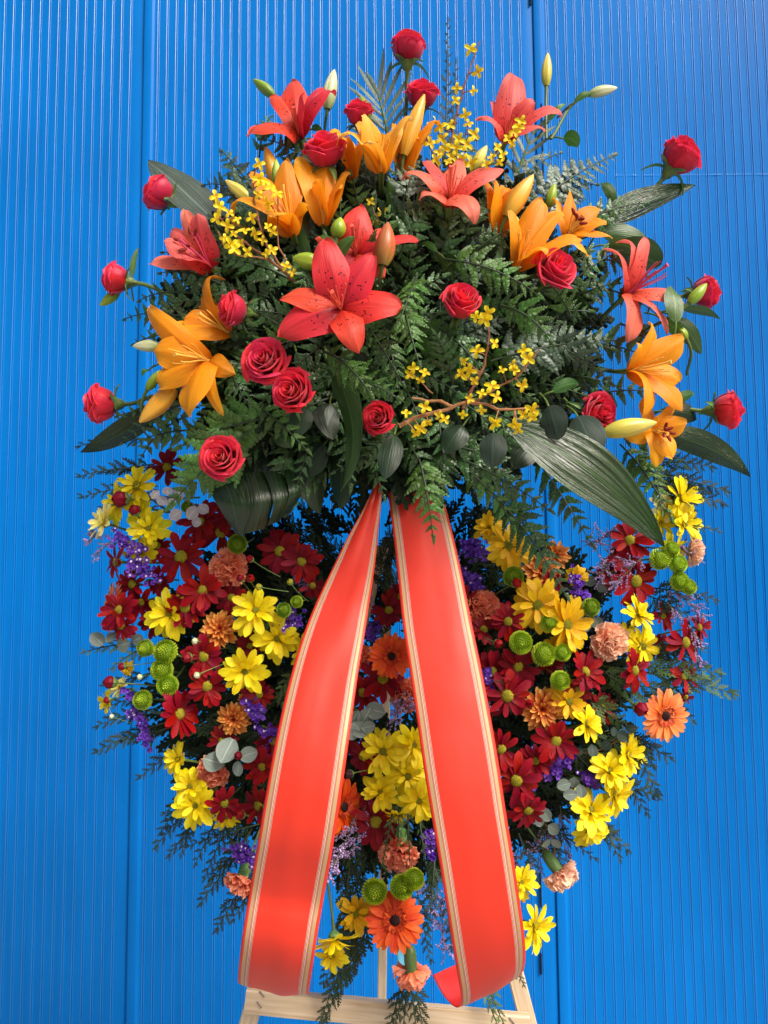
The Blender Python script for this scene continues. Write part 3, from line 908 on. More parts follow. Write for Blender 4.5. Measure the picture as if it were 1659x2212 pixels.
# ------------------------------------------------------------------ leaves
def leaf_rows(pts, side_fn, W, nu, nv, prof, fold=0.2, wave=0.0, seed=0, droop=0.0, ridge=0.0):
    rg = random.Random(seed)
    cols = [rg.uniform(-1, 1) * ridge for _ in range(nu)]
    ph = rg.uniform(0, 6)
    rows = []
    for j in range(nv):
        v = j / (nv - 1)
        tg = (pts[min(j + 1, nv - 1)] - pts[max(j - 1, 0)]).normalized()
        sd_ = side_fn(v)
        sd_ = (sd_ - tg * sd_.dot(tg)).normalized()
        n = tg.cross(sd_)
        w = W * prof(v)
        row = []
        for i in range(nu):
            s = 2 * i / (nu - 1) - 1
            off = fold * w * abs(s) - droop * w * s * s + wave * W * math.sin(v * 11 + ph + 2.0 * s) * abs(s) ** 1.5
            off += cols[i] * (0.6 + 0.4 * math.sin(v * 9 + i * 1.7)) * min(1, w / W * 1.5)
            row.append(pts[j] + sd_ * w * s + n * off)
        rows.append(row)
    return rows
def leaf(x0, y0, x1, y1, w, Y0, Y1, mat, name='leaf', desc=None, label=None, land=None, bend=(0, 0, 0), roll=0.0, fold=0.15, wave=0.05, cat='leaf', shape='lance', droop=0.0, nu=9, nv=22, petiole=0.03, group=None, up=0.0, ridge=0.0, off=0.0):
    """from base to tip, w = full width in picture units, bend = (right, up, towards) in picture units at the middle"""
    A = P(x0, y0, Y0); B = P(x1, y1, Y1)
    k = mpp((x0 + x1) / 2, (y0 + y1) / 2, (Y0 + Y1) / 2)
    shift = (RX * bend[0] + UP * bend[1] + TW * bend[2]) * k
    pts = bez(A, A.lerp(B, 0.33) + shift * 1.33, A.lerp(B, 0.67) + shift * 1.33, B, nv)
    ax = (B - A).normalized()
    view = (CAMP - (A + B) / 2).normalized()
    side = ax.cross(view).normalized()
    if side.length < 0.1: side = RX
    if up:
        best = None
        H = (view + sdir).normalized()
        for q_ in range(-20, 21):
            s_ = Quaternion(ax, up * q_ / 20) @ side
            n_ = s_.cross(ax)
            if n_.dot(view) < 0: n_ = -n_
            if best is None or n_.dot(H) > best[0]: best = (n_.dot(H), up * q_ / 20)
        roll = best[1] * (1 - off)
    def sf(v): return Quaternion(ax, roll * (0.6 + 0.4 * v) if not up else roll * (1.25 - 0.5 * v)) @ side
    if shape == 'lance':
        prof = lambda v: max(0.012, math.sin(PI * min(1, v ** 0.8)) ** 0.8 * (1 - 0.25 * v)) if v < 1 else 0.01
    elif shape == 'oval':
        prof = lambda v: max(0.015, math.sin(PI * min(1, 0.03 + 0.97 * v ** 0.9)) ** 0.62) if v < 1 else 0.02
    else:
        prof = lambda v: max(0.02, math.sin(PI * min(1, 0.04 + 0.95 * v)) ** 0.5) if v < 1 else 0.1
    t = obj(name, None, None, Matrix.Translation(A))
    rows = leaf_rows(pts, sf, w * k * 0.5, nu, nv, prof, fold, wave, hash_(x0, y0), droop, ridge)
    mb = MB()
    mb.grid([[p - A for p in r] for r in rows], nu, nv)
    me = mb.mesh('leaf', mat)
    bpy.data.objects.remove(t)
    t = obj(name, me, None, Matrix.Translation(A))
    if petiole:
        mb = MB()
        e = -ax * petiole + Vector((0, 0.03, 0))
        mb.tube(bez(Vector((0, 0, 0)), -ax * petiole * .5, e * 0.8, e, 5), 0.0016, 6)
        obj('leaf_stalk', mb.mesh('stalk', 'stem'), t)
    tag(t, label, cat, group, ((x0 + x1) / 2, (y0 + y1) / 2), desc=None if label else (desc or 'green leaf'), land=land)
    return t

def pinnule(mb, base, d, n, L, W, rg):
    """one toothed leaflet"""
    sd_ = n.cross(d).normalized()
    nv = 6
    cup = rg.uniform(0.15, 0.4)
    rows = []
    dr = rg.uniform(0.0, 0.25)
    for j in range(nv):
        v = j / (nv - 1)
        w = W * (0.35, 0.85, 1.0, 0.82, 0.60, 0.04)[j]
        tooth = 1.16 if j in (1, 3) else 0.90
        c = base + d * (L * v) - n * (dr * L * v * v)
        f = d * (L * 0.09 if j in (1, 2, 3, 4) else 0)
        rows.append([c - sd_ * w * tooth + f - n * cup * w * .6, c - sd_ * w * 0.5 + n * cup * w * .35, c, c + sd_ * w * 0.5 + n * cup * w * .35, c + sd_ * w * tooth + f - n * cup * w * .6])
    mb.grid(rows, 5, nv)
def pinna_mesh(seed, mat):
    """leatherleaf pinna along +X, length 1, surface normal +Z"""
    def f():
        rg = random.Random(seed)
        mb = MB()
        n = Vector((0, 0, 1))
        m = 7
        pts = [Vector((t, 0.06 * math.sin(t * 2.4 + seed), -0.14 * t * t)) for t in [i / 8 for i in range(9)]]
        mb.tube(pts, [0.016 * (1 - 0.6 * i / 8) for i in range(9)], 4)
        for k in range(m):
            t = 0.06 + 0.84 * k / m
            c = pts[0].lerp(pts[1], 0) if False else Vector((t, 0.06 * math.sin(t * 2.4 + seed), -0.14 * t * t))
            L = 0.25 * (1 - 0.66 * (k / m) ** 1.2) * rg.uniform(0.9, 1.1)
            for s in (-1, 1):
                a = R(58 - 16 * k / m) * s + rg.uniform(-0.12, 0.12)
                d = Vector((math.cos(a), math.sin(a), rg.uniform(-0.12, 0.15))).normalized()
                nn = (n + Vector((rg.uniform(-.3, .3), rg.uniform(-.3, .3), 0))).normalized()
                nn = (nn - d * nn.dot(d)).normalized()
                pinnule(mb, c + Vector((0.03 * s, 0, 0)), d, nn, L, L * 0.34 + 0.012, rg)
        pinnule(mb, Vector((0.86, 0.06 * math.sin(0.86 * 2.4 + seed), -0.14 * .74)), Vector((1, 0.0, -0.2)).normalized(), n, 0.17, 0.04, rg)
        return mb.mesh('pinna', mat)
    return cached(('pinna', seed, mat), f)
def fern(x0, y0, x1, y1, hw, Y0, Y1, mat='fern', bend=(0, 0, 20), roll=0.0, desc='dark glossy fern frond', pairs=None, label=None, land=None, start=0.12):
    A = P(x0, y0, Y0); B = P(x1, y1, Y1)
    k = mpp((x0 + x1) / 2, (y0 + y1) / 2, (Y0 + Y1) / 2)
    off = (RX * bend[0] + UP * bend[1] + TW * bend[2]) * k
    L = (B - A).length
    if pairs is None: pairs = max(6, int(L / k / 26))
    n = 30
    pts = bez(A, A.lerp(B, 0.33) + off * 1.33, A.lerp(B, 0.67) + off * 1.33, B, n)
    t = obj('fern_frond', None, None, Matrix.Translation(A))
    mb = MB()
    mb.tube([p - A for p in pts], [0.0019 * (1 - 0.6 * i / n) for i in range(n)], 5)
    obj('rachis', mb.mesh('rachis', 'stem_dark'), t)
    axis = (B - A).normalized()
    view = (CAMP - (A + B) / 2).normalized()
    for q in range(pairs):
        v = start + (1 - start) * (q / pairs) ** 0.92
        f = v * (n - 1)
        i = min(int(f), n - 2)
        c = pts[i].lerp(pts[i + 1], f - i)
        tg = (pts[i + 1] - pts[i]).normalized()
        nn = Quaternion(axis, roll) @ view
        nn = (nn - tg * nn.dot(tg)).normalized()
        sd_ = tg.cross(nn)
        ln = hw * k * (1 - 0.86 * ((v - start) / (1 - start)) ** 1.15) * (0.72 + 0.28 * min(1, (v - start) * 6))
        for s in (-1, 1):
            a = R(60 - 18 * v) + rnd.uniform(-0.1, 0.1)
            d = (tg * math.cos(a) + sd_ * s * math.sin(a) - nn * rnd.uniform(-0.05, 0.30)).normalized()
            zz = (nn - d * nn.dot(d)).normalized()
            zz = Quaternion(d, rnd.uniform(-0.35, 0.35)) @ zz
            yy = zz.cross(d)
            M = Matrix((d, yy, zz)).transposed().to_4x4()
            l = ln * rnd.uniform(0.88, 1.1)
            obj('pinna', pinna_mesh(rnd.randrange(4), mat), t, Matrix.Translation(c - A) @ M @ Matrix.Scale(l, 4))
    d = (pts[-1] - pts[-3]).normalized()
    nn = (view - d * view.dot(d)).normalized()
    M = Matrix((d, nn.cross(d), nn)).transposed().to_4x4()
    obj('pinna', pinna_mesh(1, mat), t, Matrix.Translation(pts[-2] - A) @ M @ Matrix.Scale(hw * k * 0.35, 4))
    tag(t, label, 'fern frond', 'leatherleaf fern fronds', ((x0 + x1) / 2, (y0 + y1) / 2), desc=None if label else desc, land=land)

def branchlet_mesh(seed, mat):
    """flat scaly conifer branchlet along +X, length 1"""
    def f():
        rg = random.Random(seed)
        mb = MB()
        def seg(a, b, w):
            d = (b - a)
            sd_ = Vector((-d.y, d.x, 0)).normalized() * w
            up = Vector((0, 0, w * 0.5))
            m = a.lerp(b, 0.5)
            mb.grid([[a - sd_ * .6, a + up, a + sd_ * .6], [m - sd_, m + up, m + sd_], [b - sd_ * .25, b + up * .3, b + sd_ * .25]], 3, 3)
        n = 11
        for k in range(n):
            a = Vector((k / n, 0.05 * math.sin(k * .4 + seed), -0.1 * (k / n) ** 2)); b = Vector(((k + 1.15) / n, 0.05 * math.sin((k + 1) * .4 + seed), -0.1 * ((k + 1) / n) ** 2))
            seg(a, b, 0.052)
            if k < n - 1 and k > 0:
                L = 0.34 * (1 - 0.75 * k / n) * rg.uniform(0.8, 1.15)
                s = 1 if k % 2 else -1
                ang = R(42) * s
                for q in range(3):
                    aa = a + Vector((math.cos(ang), math.sin(ang), 0)) * L * q / 3
                    bb = a + Vector((math.cos(ang), math.sin(ang), 0)) * L * (q + 1.2) / 3
                    seg(aa, bb, 0.050)
        return mb.mesh('branchlet', mat)
    return cached(('brl', seed, mat), f)
def conifer(x0, y0, x1, y1, hw, Y0, Y1, mat='conifer', bend=(0, 0, 0), roll=0.0, n_br=None, desc='dark conifer sprig', name='conifer_sprig', label=None):
    A = P(x0, y0, Y0); B = P(x1, y1, Y1)
    k = mpp((x0 + x1) / 2, (y0 + y1) / 2, (Y0 + Y1) / 2)
    off = (RX * bend[0] + UP * bend[1] + TW * bend[2]) * k
    n = 16
    pts = bez(A, A.lerp(B, 0.33) + off * 1.33, A.lerp(B, 0.67) + off * 1.33, B, n)
    L = (B - A).length
    if n_br is None: n_br = max(8, int(L / k / 11))
    t = obj(name, None, None, Matrix.Translation(A))
    mb = MB()
    mb.tube([p - A for p in pts], [0.0016 * (1 - 0.6 * i / n) for i in range(n)], 5)
    obj('twig', mb.mesh('twig', 'stem_dark'), t)
    axis = (B - A).normalized()
    view = (CAMP - (A + B) / 2).normalized()
    for q in range(n_br):
        v = 0.15 + 0.85 * q / n_br
        f = v * (n - 1)
        i = min(int(f), n - 2)
        c = pts[i].lerp(pts[i + 1], f - i)
        tg = (pts[i + 1] - pts[i]).normalized()
        nn = Quaternion(axis, roll + rnd.uniform(-0.5, 0.5)) @ view
        nn = (nn - tg * nn.dot(tg)).normalized()
        sd_ = tg.cross(nn)
        s = 1 if q % 2 else -1
        a = R(36) + rnd.uniform(-0.12, 0.12)
        d = (tg * math.cos(a) + sd_ * s * math.sin(a) + nn * rnd.uniform(-0.3, 0.3)).normalized()
        zz = (nn - d * nn.dot(d)).normalized()
        M = Matrix((d, zz.cross(d), zz)).transposed().to_4x4()
        l = hw * k * (1.15 - 0.75 * v) * rnd.uniform(0.8, 1.15)
        obj('branchlet', branchlet_mesh(rnd.randrange(4), mat), t, Matrix.Translation(c - A) @ M @ Matrix.Scale(l, 4))
    d = (pts[-1] - pts[-2]).normalized()
    zz = (view - d * view.dot(d)).normalized()
    M = Matrix((d, zz.cross(d), zz)).transposed().to_4x4()
    obj('branchlet', branchlet_mesh(0, mat), t, Matrix.Translation(pts[-2] - A) @ M @ Matrix.Scale(hw * k * 0.5, 4))
    tag(t, label, 'conifer sprig', 'conifer sprigs', ((x0 + x1 * 2) / 3, (y0 + y1 * 2) / 3), desc=None if label else desc)
#PLACEMENT
# ================================================================== the wall, the ground, the easel
WALL_Y = 1.15
G_ = (WALL_Y - CAM_Y) / 1.9
def wall():
    w = obj('corrugated_wall', None)
    tag(w, 'bright blue painted metal wall of ribbed sheets behind the flower wreath', 'wall')
    x1 = P(300, 700, WALL_Y).x
    x2 = P(1168, 700, WALL_Y).x
    pitch_ = x2 - x1
    bead = mpp(800, 60, WALL_Y) * 22.4 / 1.157 * 1.0
    seams = [x1 + pitch_ * k for k in range(-3, 5)]
    zs = [0.01 + 5.4 * j / 68 for j in range(69)]
    zw = P(1550, 378, WALL_Y).z
    zs = sorted(zs + [zw + d_ for d_ in (-0.006, -0.003, -0.001, 0.001, 0.003, 0.006)])
    for s in range(len(seams) - 1):
        a, b = seams[s], seams[s + 1]
        xs = []
        flat0, flat1 = 0.036 * G_, 0.034 * G_
        xs += [(a + 0.0005, 0.012), (a + 0.0010, -0.006), (a + 0.0025, -0.0068), (a + 0.020, -0.0068), (a + 0.0215, -0.0062), (a + 0.0255, -0.0006), (a + 0.027, 0)]
        xs = [(a + (x_ - a) * G_, d_) for x_, d_ in xs]      # overlap lip of the sheet
        n = int((b - a - flat0 - flat1) / bead)
        gap = (b - a - flat0 - flat1) / n
        for q in range(n + 1):
            c = a + flat0 + q * gap
            for dx, dy in ((-0.0052, 0), (-0.0040, 0), (-0.0034, -0.0011), (-0.0024, -0.0014), (-0.0014, 0.0004), (-0.0006, 0.0013), (0.0006, 0.0013), (0.0014, 0.0004), (0.0024, -0.0014), (0.0034, -0.0011), (0.0040, 0), (0.0052, 0)):
                xs.append((c + dx * G_ * 0.85, dy * G_ * 0.62))
        xs += [(b - 0.004, 0.0), (b - 0.0006, 0.0015)]
        mb = MB()
        rows = []
        for z in zs:
            row = []
            for x, dy in xs:
                if s == 4 and abs(z - zw) < 0.002 and x > P(1330, 378, WALL_Y).x: dy -= 0.0005 + 0.0014 * noise.noise(Vector((x * 40, 1, 1)))
                wob = 0.0014 * noise.noise(Vector((x * 2.5, s * 3.1, z * 1.6))) + 0.0003 * noise.noise(Vector((x * 9, 7, z * 5)))
                row.append((x + 0.0012 * noise.noise(Vector((x * 9, 3.3, z * 2.3))) * (0 if abs(x - a) < 0.035 or abs(x - b) < 0.01 else 1), WALL_Y + dy + wob, z))
            rows.append(row)
        mb.grid(rows, len(xs), len(zs))
        me = mb.mesh('sheet', ['blue_paint', 'blue_paint_pooled'])
        cols = np.zeros(len(xs) - 1, dtype=np.int32)
        for q in range(n + 1):
            for e in (2, 3, 7, 8): cols[7 + q * 12 + e] = 1
        me.polygons.foreach_set('material_index', np.tile(cols, len(zs) - 1))
        obj('wall_sheet', me, w)
    # solid dark strips painted as the shade of gaps along the right seam
    xr = seams[4]
    for y0, y1, xx in ((-10, 10, 1146), (224, 424, 1172), (1885, 1960, 1168), (2005, 2030, 1168), (2060, 2105, 1169)):
        a = P(xx, y0, WALL_Y - 0.0065); b = P(xx, y1, WALL_Y - 0.0065)
        mb = MB()
        mb.box(((a.x + b.x) / 2, WALL_Y - 0.005, (a.z + b.z) / 2), 0.0020, 0.004, abs(a.z - b.z) / 2)
        obj('seam_shade_strip', mb.mesh('slot', 'slot_painted_shade', False), w)
wall()
mb = MB()
mb.grid([[(-14, -14, 0), (14, -14, 0)], [(-14, 1.3, 0), (14, 1.3, 0)]], 2, 2)
tag(obj('pavement', mb.mesh('pavement', 'paving', False)), 'pale grey paving in front of the blue wall', None, kind='structure')

def beam(A, B, w, d, bevel=0.002, ref=Vector((0, 1, 0))):
    """a squared timber from A to B, w across, d deep"""
    ax = (B - A).normalized()
    y = (ref - ax * ref.dot(ax)).normalized()
    x = ax.cross(y)
    L = (B - A).length
    c = (A + B) / 2
    mb = MB()
    prof = [(-w/2 + bevel, -d/2), (w/2 - bevel, -d/2), (w/2, -d/2 + bevel), (w/2, d/2 - bevel), (w/2 - bevel, d/2), (-w/2 + bevel, d/2), (-w/2, d/2 - bevel), (-w/2, -d/2 + bevel)]
    n = 14
    rows = []
    for j in range(n):
        t = -L / 2 + L * j / (n - 1)
        rows.append([(t, px_ * (1 + 0.02 * math.sin(j * 1.3 + px_ * 90)), py_) for px_, py_ in prof + prof[:1]])
    mb.grid(rows, 9, n, flip=True)
    for row, fl in ((rows[0], False), (rows[-1], True)):
        b = len(mb.v)
        mb.v.extend(row[:8])
        q = tuple(range(b, b + 8))
        if fl: q = q[::-1]
        mb.f.append(q); mb.uv.extend([(0, 0)] * 8); mb.mi.append(0)
    M = Matrix((ax, x, y)).transposed().to_4x4()
    return mb.mesh('timber', 'pale_wood', False), Matrix.Translation(c) @ M

ea = obj('wooden_easel', None)
tag(ea, 'pale rough wooden easel holding up the flower wreath', 'easel', land='the wooden easel', at=(840, 2170))
def to_ground(a, b):
    t = a.z / (a.z - b.z)
    return a + (b - a) * t
EY = 0.035
apex = P(846, 1180, EY)
for nm, xb, yb, w in (('leg', 549, 2212, 0.030), ('leg', 1117, 2170, 0.028)):
    lo = P(xb, yb, EY)
    me, M = beam(apex + Vector((0.02 if xb > 800 else -0.02, 0, 0)), to_ground(apex, lo), w, 0.022)
    obj(nm, me, ea, M)
a = P(838, 1160, 0.075); b = P(825, 2150, 0.16)
me, M = beam(a, to_ground(a, b), 0.0165, 0.018)
obj('leg', me, ea, M)
me, M = beam(P(531, 2160, EY - 0.021), P(1141, 2217, EY - 0.021), 0.0385, 0.018)
bar = obj('crossbar', me, ea, M)
for sx, sy in ((0.036, 0.010), (0.030, -0.009)):
    for side, base in ((1, P(531, 2160, EY - 0.031)), (-1, P(1141, 2217, EY - 0.031))):
        mb = MB()
        q = base + Vector((sx * side * 0.75, 0, sy * 0.9))
        mb.tube([q + Vector((-0.004, 0, 0.005)), q + Vector((0.004, -0.0005, -0.005))], 0.0009, 5)
        st = mb.mesh('staple', 'staple')
        o = obj('staple', st, ea)

def strip(name, rows, mat, label, cat, land=None, nu=33, n=90, at=None, thick=0.0006, wr=0.0):
    """rows: (xl, yl, xr, yr, depth left, depth right)"""
    Lp = catmull([P(r[0], r[1], r[4]) for r in rows], n)
    Rp = catmull([P(r[2], r[3], r[5]) for r in rows], n)
    C = Lp[0]
    mb = MB()
    g = []
    for j in range(n):
        row = []
        dirn = (Rp[j] - Lp[j])
        tg = (Lp[min(j + 1, n - 1)] - Lp[max(j - 1, 0)]).normalized()
        nr = dirn.cross(tg).normalized()
        for i in range(nu):
            u = i / (nu - 1)
            p = Lp[j].lerp(Rp[j], u)
            bow = 0.035 * dirn.length * (1 - (2 * u - 1) ** 2)
            p = p - nr * bow + nr * wr * noise.noise(Vector((u * 3 + j * 0.02, j * 0.085, 4)))
            row.append(p - C)
        g.append(row)
    mb.grid(g, nu, n)
    o = obj(name, mb.mesh(name, [mat + '_back', mat] if mat == 'ribbon_satin' else mat), None, Matrix.Translation(C))
    md = o.modifiers.new('thickness', 'SOLIDIFY')
    md.thickness = thick
    if mat == 'ribbon_satin': md.material_offset = 1
    tag(o, label, cat, at=at, land=land)
    return o
ly = [(1030, 815, 825, -.07), (1075, 796, 825, -.085), (1120, 773, 820, -.095), (1160, 751, 816, -.100), (1210, 727, 811, -.108), (1260, 703, 804, -.113), (1310, 680, 796, -.120),
      (1370, 656, 787, -.136), (1440, 634, 775, -.160), (1530, 611, 762, -.190), (1630, 590, 748, -.216), (1730, 572, 733, -.230), (1810, 559, 720, -.230), (1880, 547, 707, -.214), (1935, 538, 697, -.205),
      (1985, 530, 688, -.212), (2030, 523, 681, -.212), (2070, 518, 675, -.198), (2100, 515, 670, -.174), (2123, 514, 667, -.142), (2128, 516, 667, -.100), (2110, 520, 668, -.072), (2075, 528, 672, -.060)]
rows = []
for y, xl, xr, Y in ly:
    t = max(0, min(1, (y - 1100) / 1000))
    rows.append((xl, y - 4 * t, xr, y + 22 * t, Y, Y - 0.004))
strip('ribbon_tail', rows, 'ribbon_satin', 'left red satin ribbon tail with gold striped borders, its end curling back', 'ribbon', 'the left ribbon', at=(660, 1600), wr=0.0035)
ry = [(838, 1060, 955, 1060, -.070), (844, 1110, 967, 1110, -.085), (851, 1165, 981, 1165, -.097), (860, 1250, 1000, 1250, -.115), (870, 1350, 1020, 1350, -.135), (885, 1450, 1041, 1450, -.156), (900, 1550, 1060, 1550, -.176),
      (914, 1650, 1077, 1650, -.194), (930, 1750, 1092, 1750, -.208), (947, 1850, 1108, 1848, -.218), (963, 1950, 1122, 1942, -.222), (977, 2040, 1132, 2015, -.216), (988, 2105, 1135, 2062, -.200), (995, 2150, 1131, 2092, -.176),
      (993, 2174, 1118, 2110, -.145), (978, 2172, 1103, 2112, -.105), (955, 2146, 1085, 2095, -.088), (934, 2107, 1066, 2048, -.080)]
strip('ribbon_tail', [(a_, b_, c_, d_, e_, e_) for a_, b_, c_, d_, e_ in ry], 'ribbon_satin', 'right red satin ribbon tail whose lower end curls under towards the left', 'ribbon', 'the right ribbon', at=(1000, 1700), wr=0.0018)
strip('cyan_ribbon', [(853, 1900, 868, 1905, .03, .03), (857, 1960, 876, 1962, .02, .02), (856, 2040, 880, 2040, .015, .02), (862, 2100, 880, 2100, .01, .02), (868, 2150, 872, 2150, .015, .015), (866, 2212, 873, 2212, .01, .01)], 'cyan_band', 'narrow shiny cyan ribbon hanging behind the lowest orange gerbera', 'ribbon', nu=5, n=30)

# ================================================================== roses
def HY(px, py):
    return -0.05 - 0.20 * max(0, 1 - ((px - 820) / 600) ** 2 - ((py - 690) / 500) ** 2)
RS = [
 (881, 106, 70, (0.02, 1, 0.18), 'tall rose bud standing at the very top', 0.0, (872, 330), -0.05),
 (911, 207, 72, (0.08, 1, 0.45), 'second highest rose', 0.15, (880, 330), -0.08),
 (776, 247, 62, (-0.05, 1, 0.40), 'rose behind the yellow green bud', 0.1, None, 0),
 (703, 327, 96, (-0.1, 0.9, 0.55), 'rose wedged between the upper orange lilies', 0.3, None, 0),
 (1466, 341, 84, (0.62, 0.85, 0.22), 'rose at the upper right on a long bare stem', 0.1, (1290, 462), -0.03),
 (347, 420, 74, (-0.85, 0.48, 0.15), 'rose against the pale leaf at upper left', 0.1, (430, 500), -0.03),
 (252, 604, 66, (-1, 0.12, 0.15), 'rose far left beside a small bud', 0.1, (420, 668), -0.04),
 (505, 669, 80, (-0.9, 0.12, 0.40), 'rose left of the big red lily', 0.25, (610, 700), -0.10),
 (572, 779, 110, (-0.22, 0.16, 1), 'largest wide open rose', 0.55, None, 0),
 (634, 845, 92, (-0.32, 0.02, 0.95), 'rose just below the largest rose', 0.2, None, 0),
 (221, 874, 82, (-1, -0.05, 0.22), 'rose at the far left edge', 0.15, (330, 855), -0.04),
 (479, 988, 94, (-0.12, 0.08, 1), 'lowest rose on the left', 0.4, None, 0),
 (818, 904, 72, (-0.30, 0.02, 0.95), 'small rose at the bottom centre of the spray', 0.3, None, 0),
 (995, 656, 80, (0.12, 0.62, 0.78), 'rose in the middle above the yellow twigs', 0.1, (960, 750), -0.14),
 (1197, 584, 100, (0.30, 0.35, 0.88), 'rose below the right hand orange lilies', 0.35, None, 0),
 (1521, 632, 68, (0.95, 0.10, 0.28), 'rose far right behind a yellow bud', 0.1, (1440, 650), -0.04),
 (1290, 891, 88, (0.48, -0.06, 0.84), 'rose at lower right beside the grey leaves', 0.3, (1210, 855), -0.08),
 (1567, 886, 78, (0.98, 0.0, 0.20), 'rightmost rose', 0.12, (1440, 868), -0.04),
]
LBL = ['red rose bud on a tall stem, highest flower of the spray', 'red rose bud just below the topmost rose',
 'small red rose bud behind a yellow green lily bud', 'big red rose wedged between the upper orange lilies',
 'red rose on a long bare stem at the upper right', 'red rose pointing left beside the pale striped leaf',
 'dark red rose at left with a small lily bud below it', 'red rose seen from the side left of the big red lily',
 'largest wide open red rose facing the viewer', 'red rose touching the largest rose from below right',
 'red rose with ragged rim at the far left edge', 'red rose above the dark split leaf at lower left',
 'small red rose at the bottom centre above the ribbons', 'tall red rose in the middle above the forsythia twig',
 'round red rose below the orange lilies on the right', 'red rose at far right behind a yellow green bud',
 'red rose beside the grey round leaves at lower right', 'rightmost red rose seen from the side']
for i, (x, y, w, d, ph, op, st, sy) in enumerate(RS):
    Y = HY(x, y) - (0.045 if st is None else 0.01)
    if i == 12: Y = -0.20
    if i == 11: Y = -0.215
    rose(x, y, w, d, LBL[i], 'the ' + ph, Y, op, st, sy)

# ================================================================== lilies
lily(647, 300, -0.13, (-0.05, 0.72, 0.7), [
    (630, 178, -28, 30, 0.10, 0.3), (585, 210, -10, 20, 0.1), (724, 208, 10, 26, 0.35, 0.45), (702, 196, -25, 22, 0.15),
    (538, 296, 22, 42, 0.38, 0.30), (655, 205, 62, 24, 0.15, 0.3)], 'lily_red', 'red lily at the upper left with broad drooping left petal', 'the upper left red lily', stamens=4, stam_len=60, fil='filament_red', stem_to=(700, 420))
lily(1090, 308, -0.12, (0.2, 0.75, 0.6), [
    (1107, 160, -8, 32, 0.0, 0.3), (1030, 262, 15, 24, 0.45), (1214, 252, 8, 24, 0.30), (1150, 222, 30, 28, 0.2, 0.4), (1175, 285, 42, 26, 0.25), (1060, 222, -25, 18, 0.15)],
    'lily_coral', 'coral lily at the upper right with one upright petal', 'the upper right coral lily', stamens=4, stam_len=50, fil='filament_red', stem_to=(1060, 400))
lily(970, 448, -0.20, (0.05, 0.75, 0.65), [
    (990, 345, -20, 25, 0.02), (1088, 368, 5, 27, 0.12), (868, 388, 10, 24, 0.45), (915, 352, -25, 20, 0.2), (905, 432, 45, 27, 0.35), (1025, 484, 60, 30, 0.50, 0.5)],
    'lily_coral', 'coral pink lily high in the middle with upswept petals', 'the middle coral lily', stam_len=80, fil='filament_red', stem_to=(955, 560))
lily(738, 676, -0.27, (-0.08, 0.28, 0.95), [
    (701, 520, 25, 40, 0.16), (806, 552, 22, 38, 0.14), (868, 665, 28, 41, 0.15), (776, 764, 40, 33, 0.34), (604, 728, 25, 42, 0.14), (604, 648, 10, 27, 0.30)],
    'lily_red', 'largest red lily, wide open with dark freckles near the centre', 'the big red lily', stam_len=88, fil='filament_red', cup=0.22, stem_to=(760, 690))
lily(768, 558, -0.22, (0.02, 0.5, 0.85), [
    (776, 446, 0, 33, 0.12), (904, 521, 12, 20, 0.15), (684, 520, 5, 26, 0.2), (700, 580, 20, 24, 0.2), (832, 600, 28, 26, 0.2), (840, 500, -10, 24, 0.1)],
    'lily_red', 'red lily half hidden behind the largest red lily', 'the half hidden red lily', stam_len=85, fil='filament_red')
lily(461, 582, -0.15, (-0.55, 0.55, 0.6), [
    (399, 453, -10, 22, 0.0, 0.3), (427, 460, 32, 30, -0.02, 0.3), (324, 572, 10, 26, 0.06, 0.3), (358, 526, 44, 32, 0.04, 0.3), (372, 500, -35, 24, 0.1), (390, 560, 55, 30, 0.0, 0.2)],
    'lily_coral', 'coral lily at left pointing up and left, seen from the side', 'the left coral lily', stamens=5, stam_len=85, anthers=True, fil='filament_pink', stem_to=(520, 660))
lily(1350, 640, -0.10, (0.6, 0.42, 0.6), [
    (1297, 540, 5, 20, 0.45), (1330, 524, -10, 19, 0.55), (1390, 514, 15, 24, 0.1), (1478, 658, 10, 26, 0.10), (1355, 741, 30, 27, 0.30), (1442, 722, 22, 25, 0.2)],
    'lily_coral', 'coral lily at right with long pink stamens', 'the right coral lily', stam_len=100, fil='filament_pink', stem_to=(1270, 720))
# orange
lily(823, 375, -0.19, (0.0, 0.92, 0.40), [
    (785, 248, 28, 32, 0.05, 0.3), (722, 328, 5, 20, 0.75, 0.5), (890, 262, 25, 24, 0.30, 0.4), (866, 280, -22, 22, 0.2), (795, 308, 60, 30, 0.18, 0.4), (770, 270, -30, 22, 0.2)],
    'lily_gold', 'pale golden orange lily at the top beneath the upper roses', 'the golden lily', stamens=5, stam_len=70, stem_to=(825, 480))
lily(872, 390, -0.15, (0.10, 0.95, 0.25), [(950, 283, 10, 20, 0.45, 0.5), (905, 300, 26, 24, 0.2), (880, 265, -20, 24, 0.1), (850, 270, -5, 22, 0.1), (925, 285, -12, 18, 0.25)],
    'lily_orange', 'orange lily partly behind the large upright orange bud', 'the hidden top orange lily', stamens=0, stem_to=(870, 480))
lily(760, 392, -0.15, (-0.1, 0.95, 0.2), [(690, 345, 20, 18, 0.6, 0.5), (755, 290, 26, 26, 0.1), (720, 285, -10, 22, 0.2), (790, 300, 8, 22, 0.1), (745, 300, -24, 20, 0.1)],
    'lily_orange', 'orange lily behind and left of the golden lily', 'the orange lily behind the golden one', stamens=0, stem_to=(770, 480))
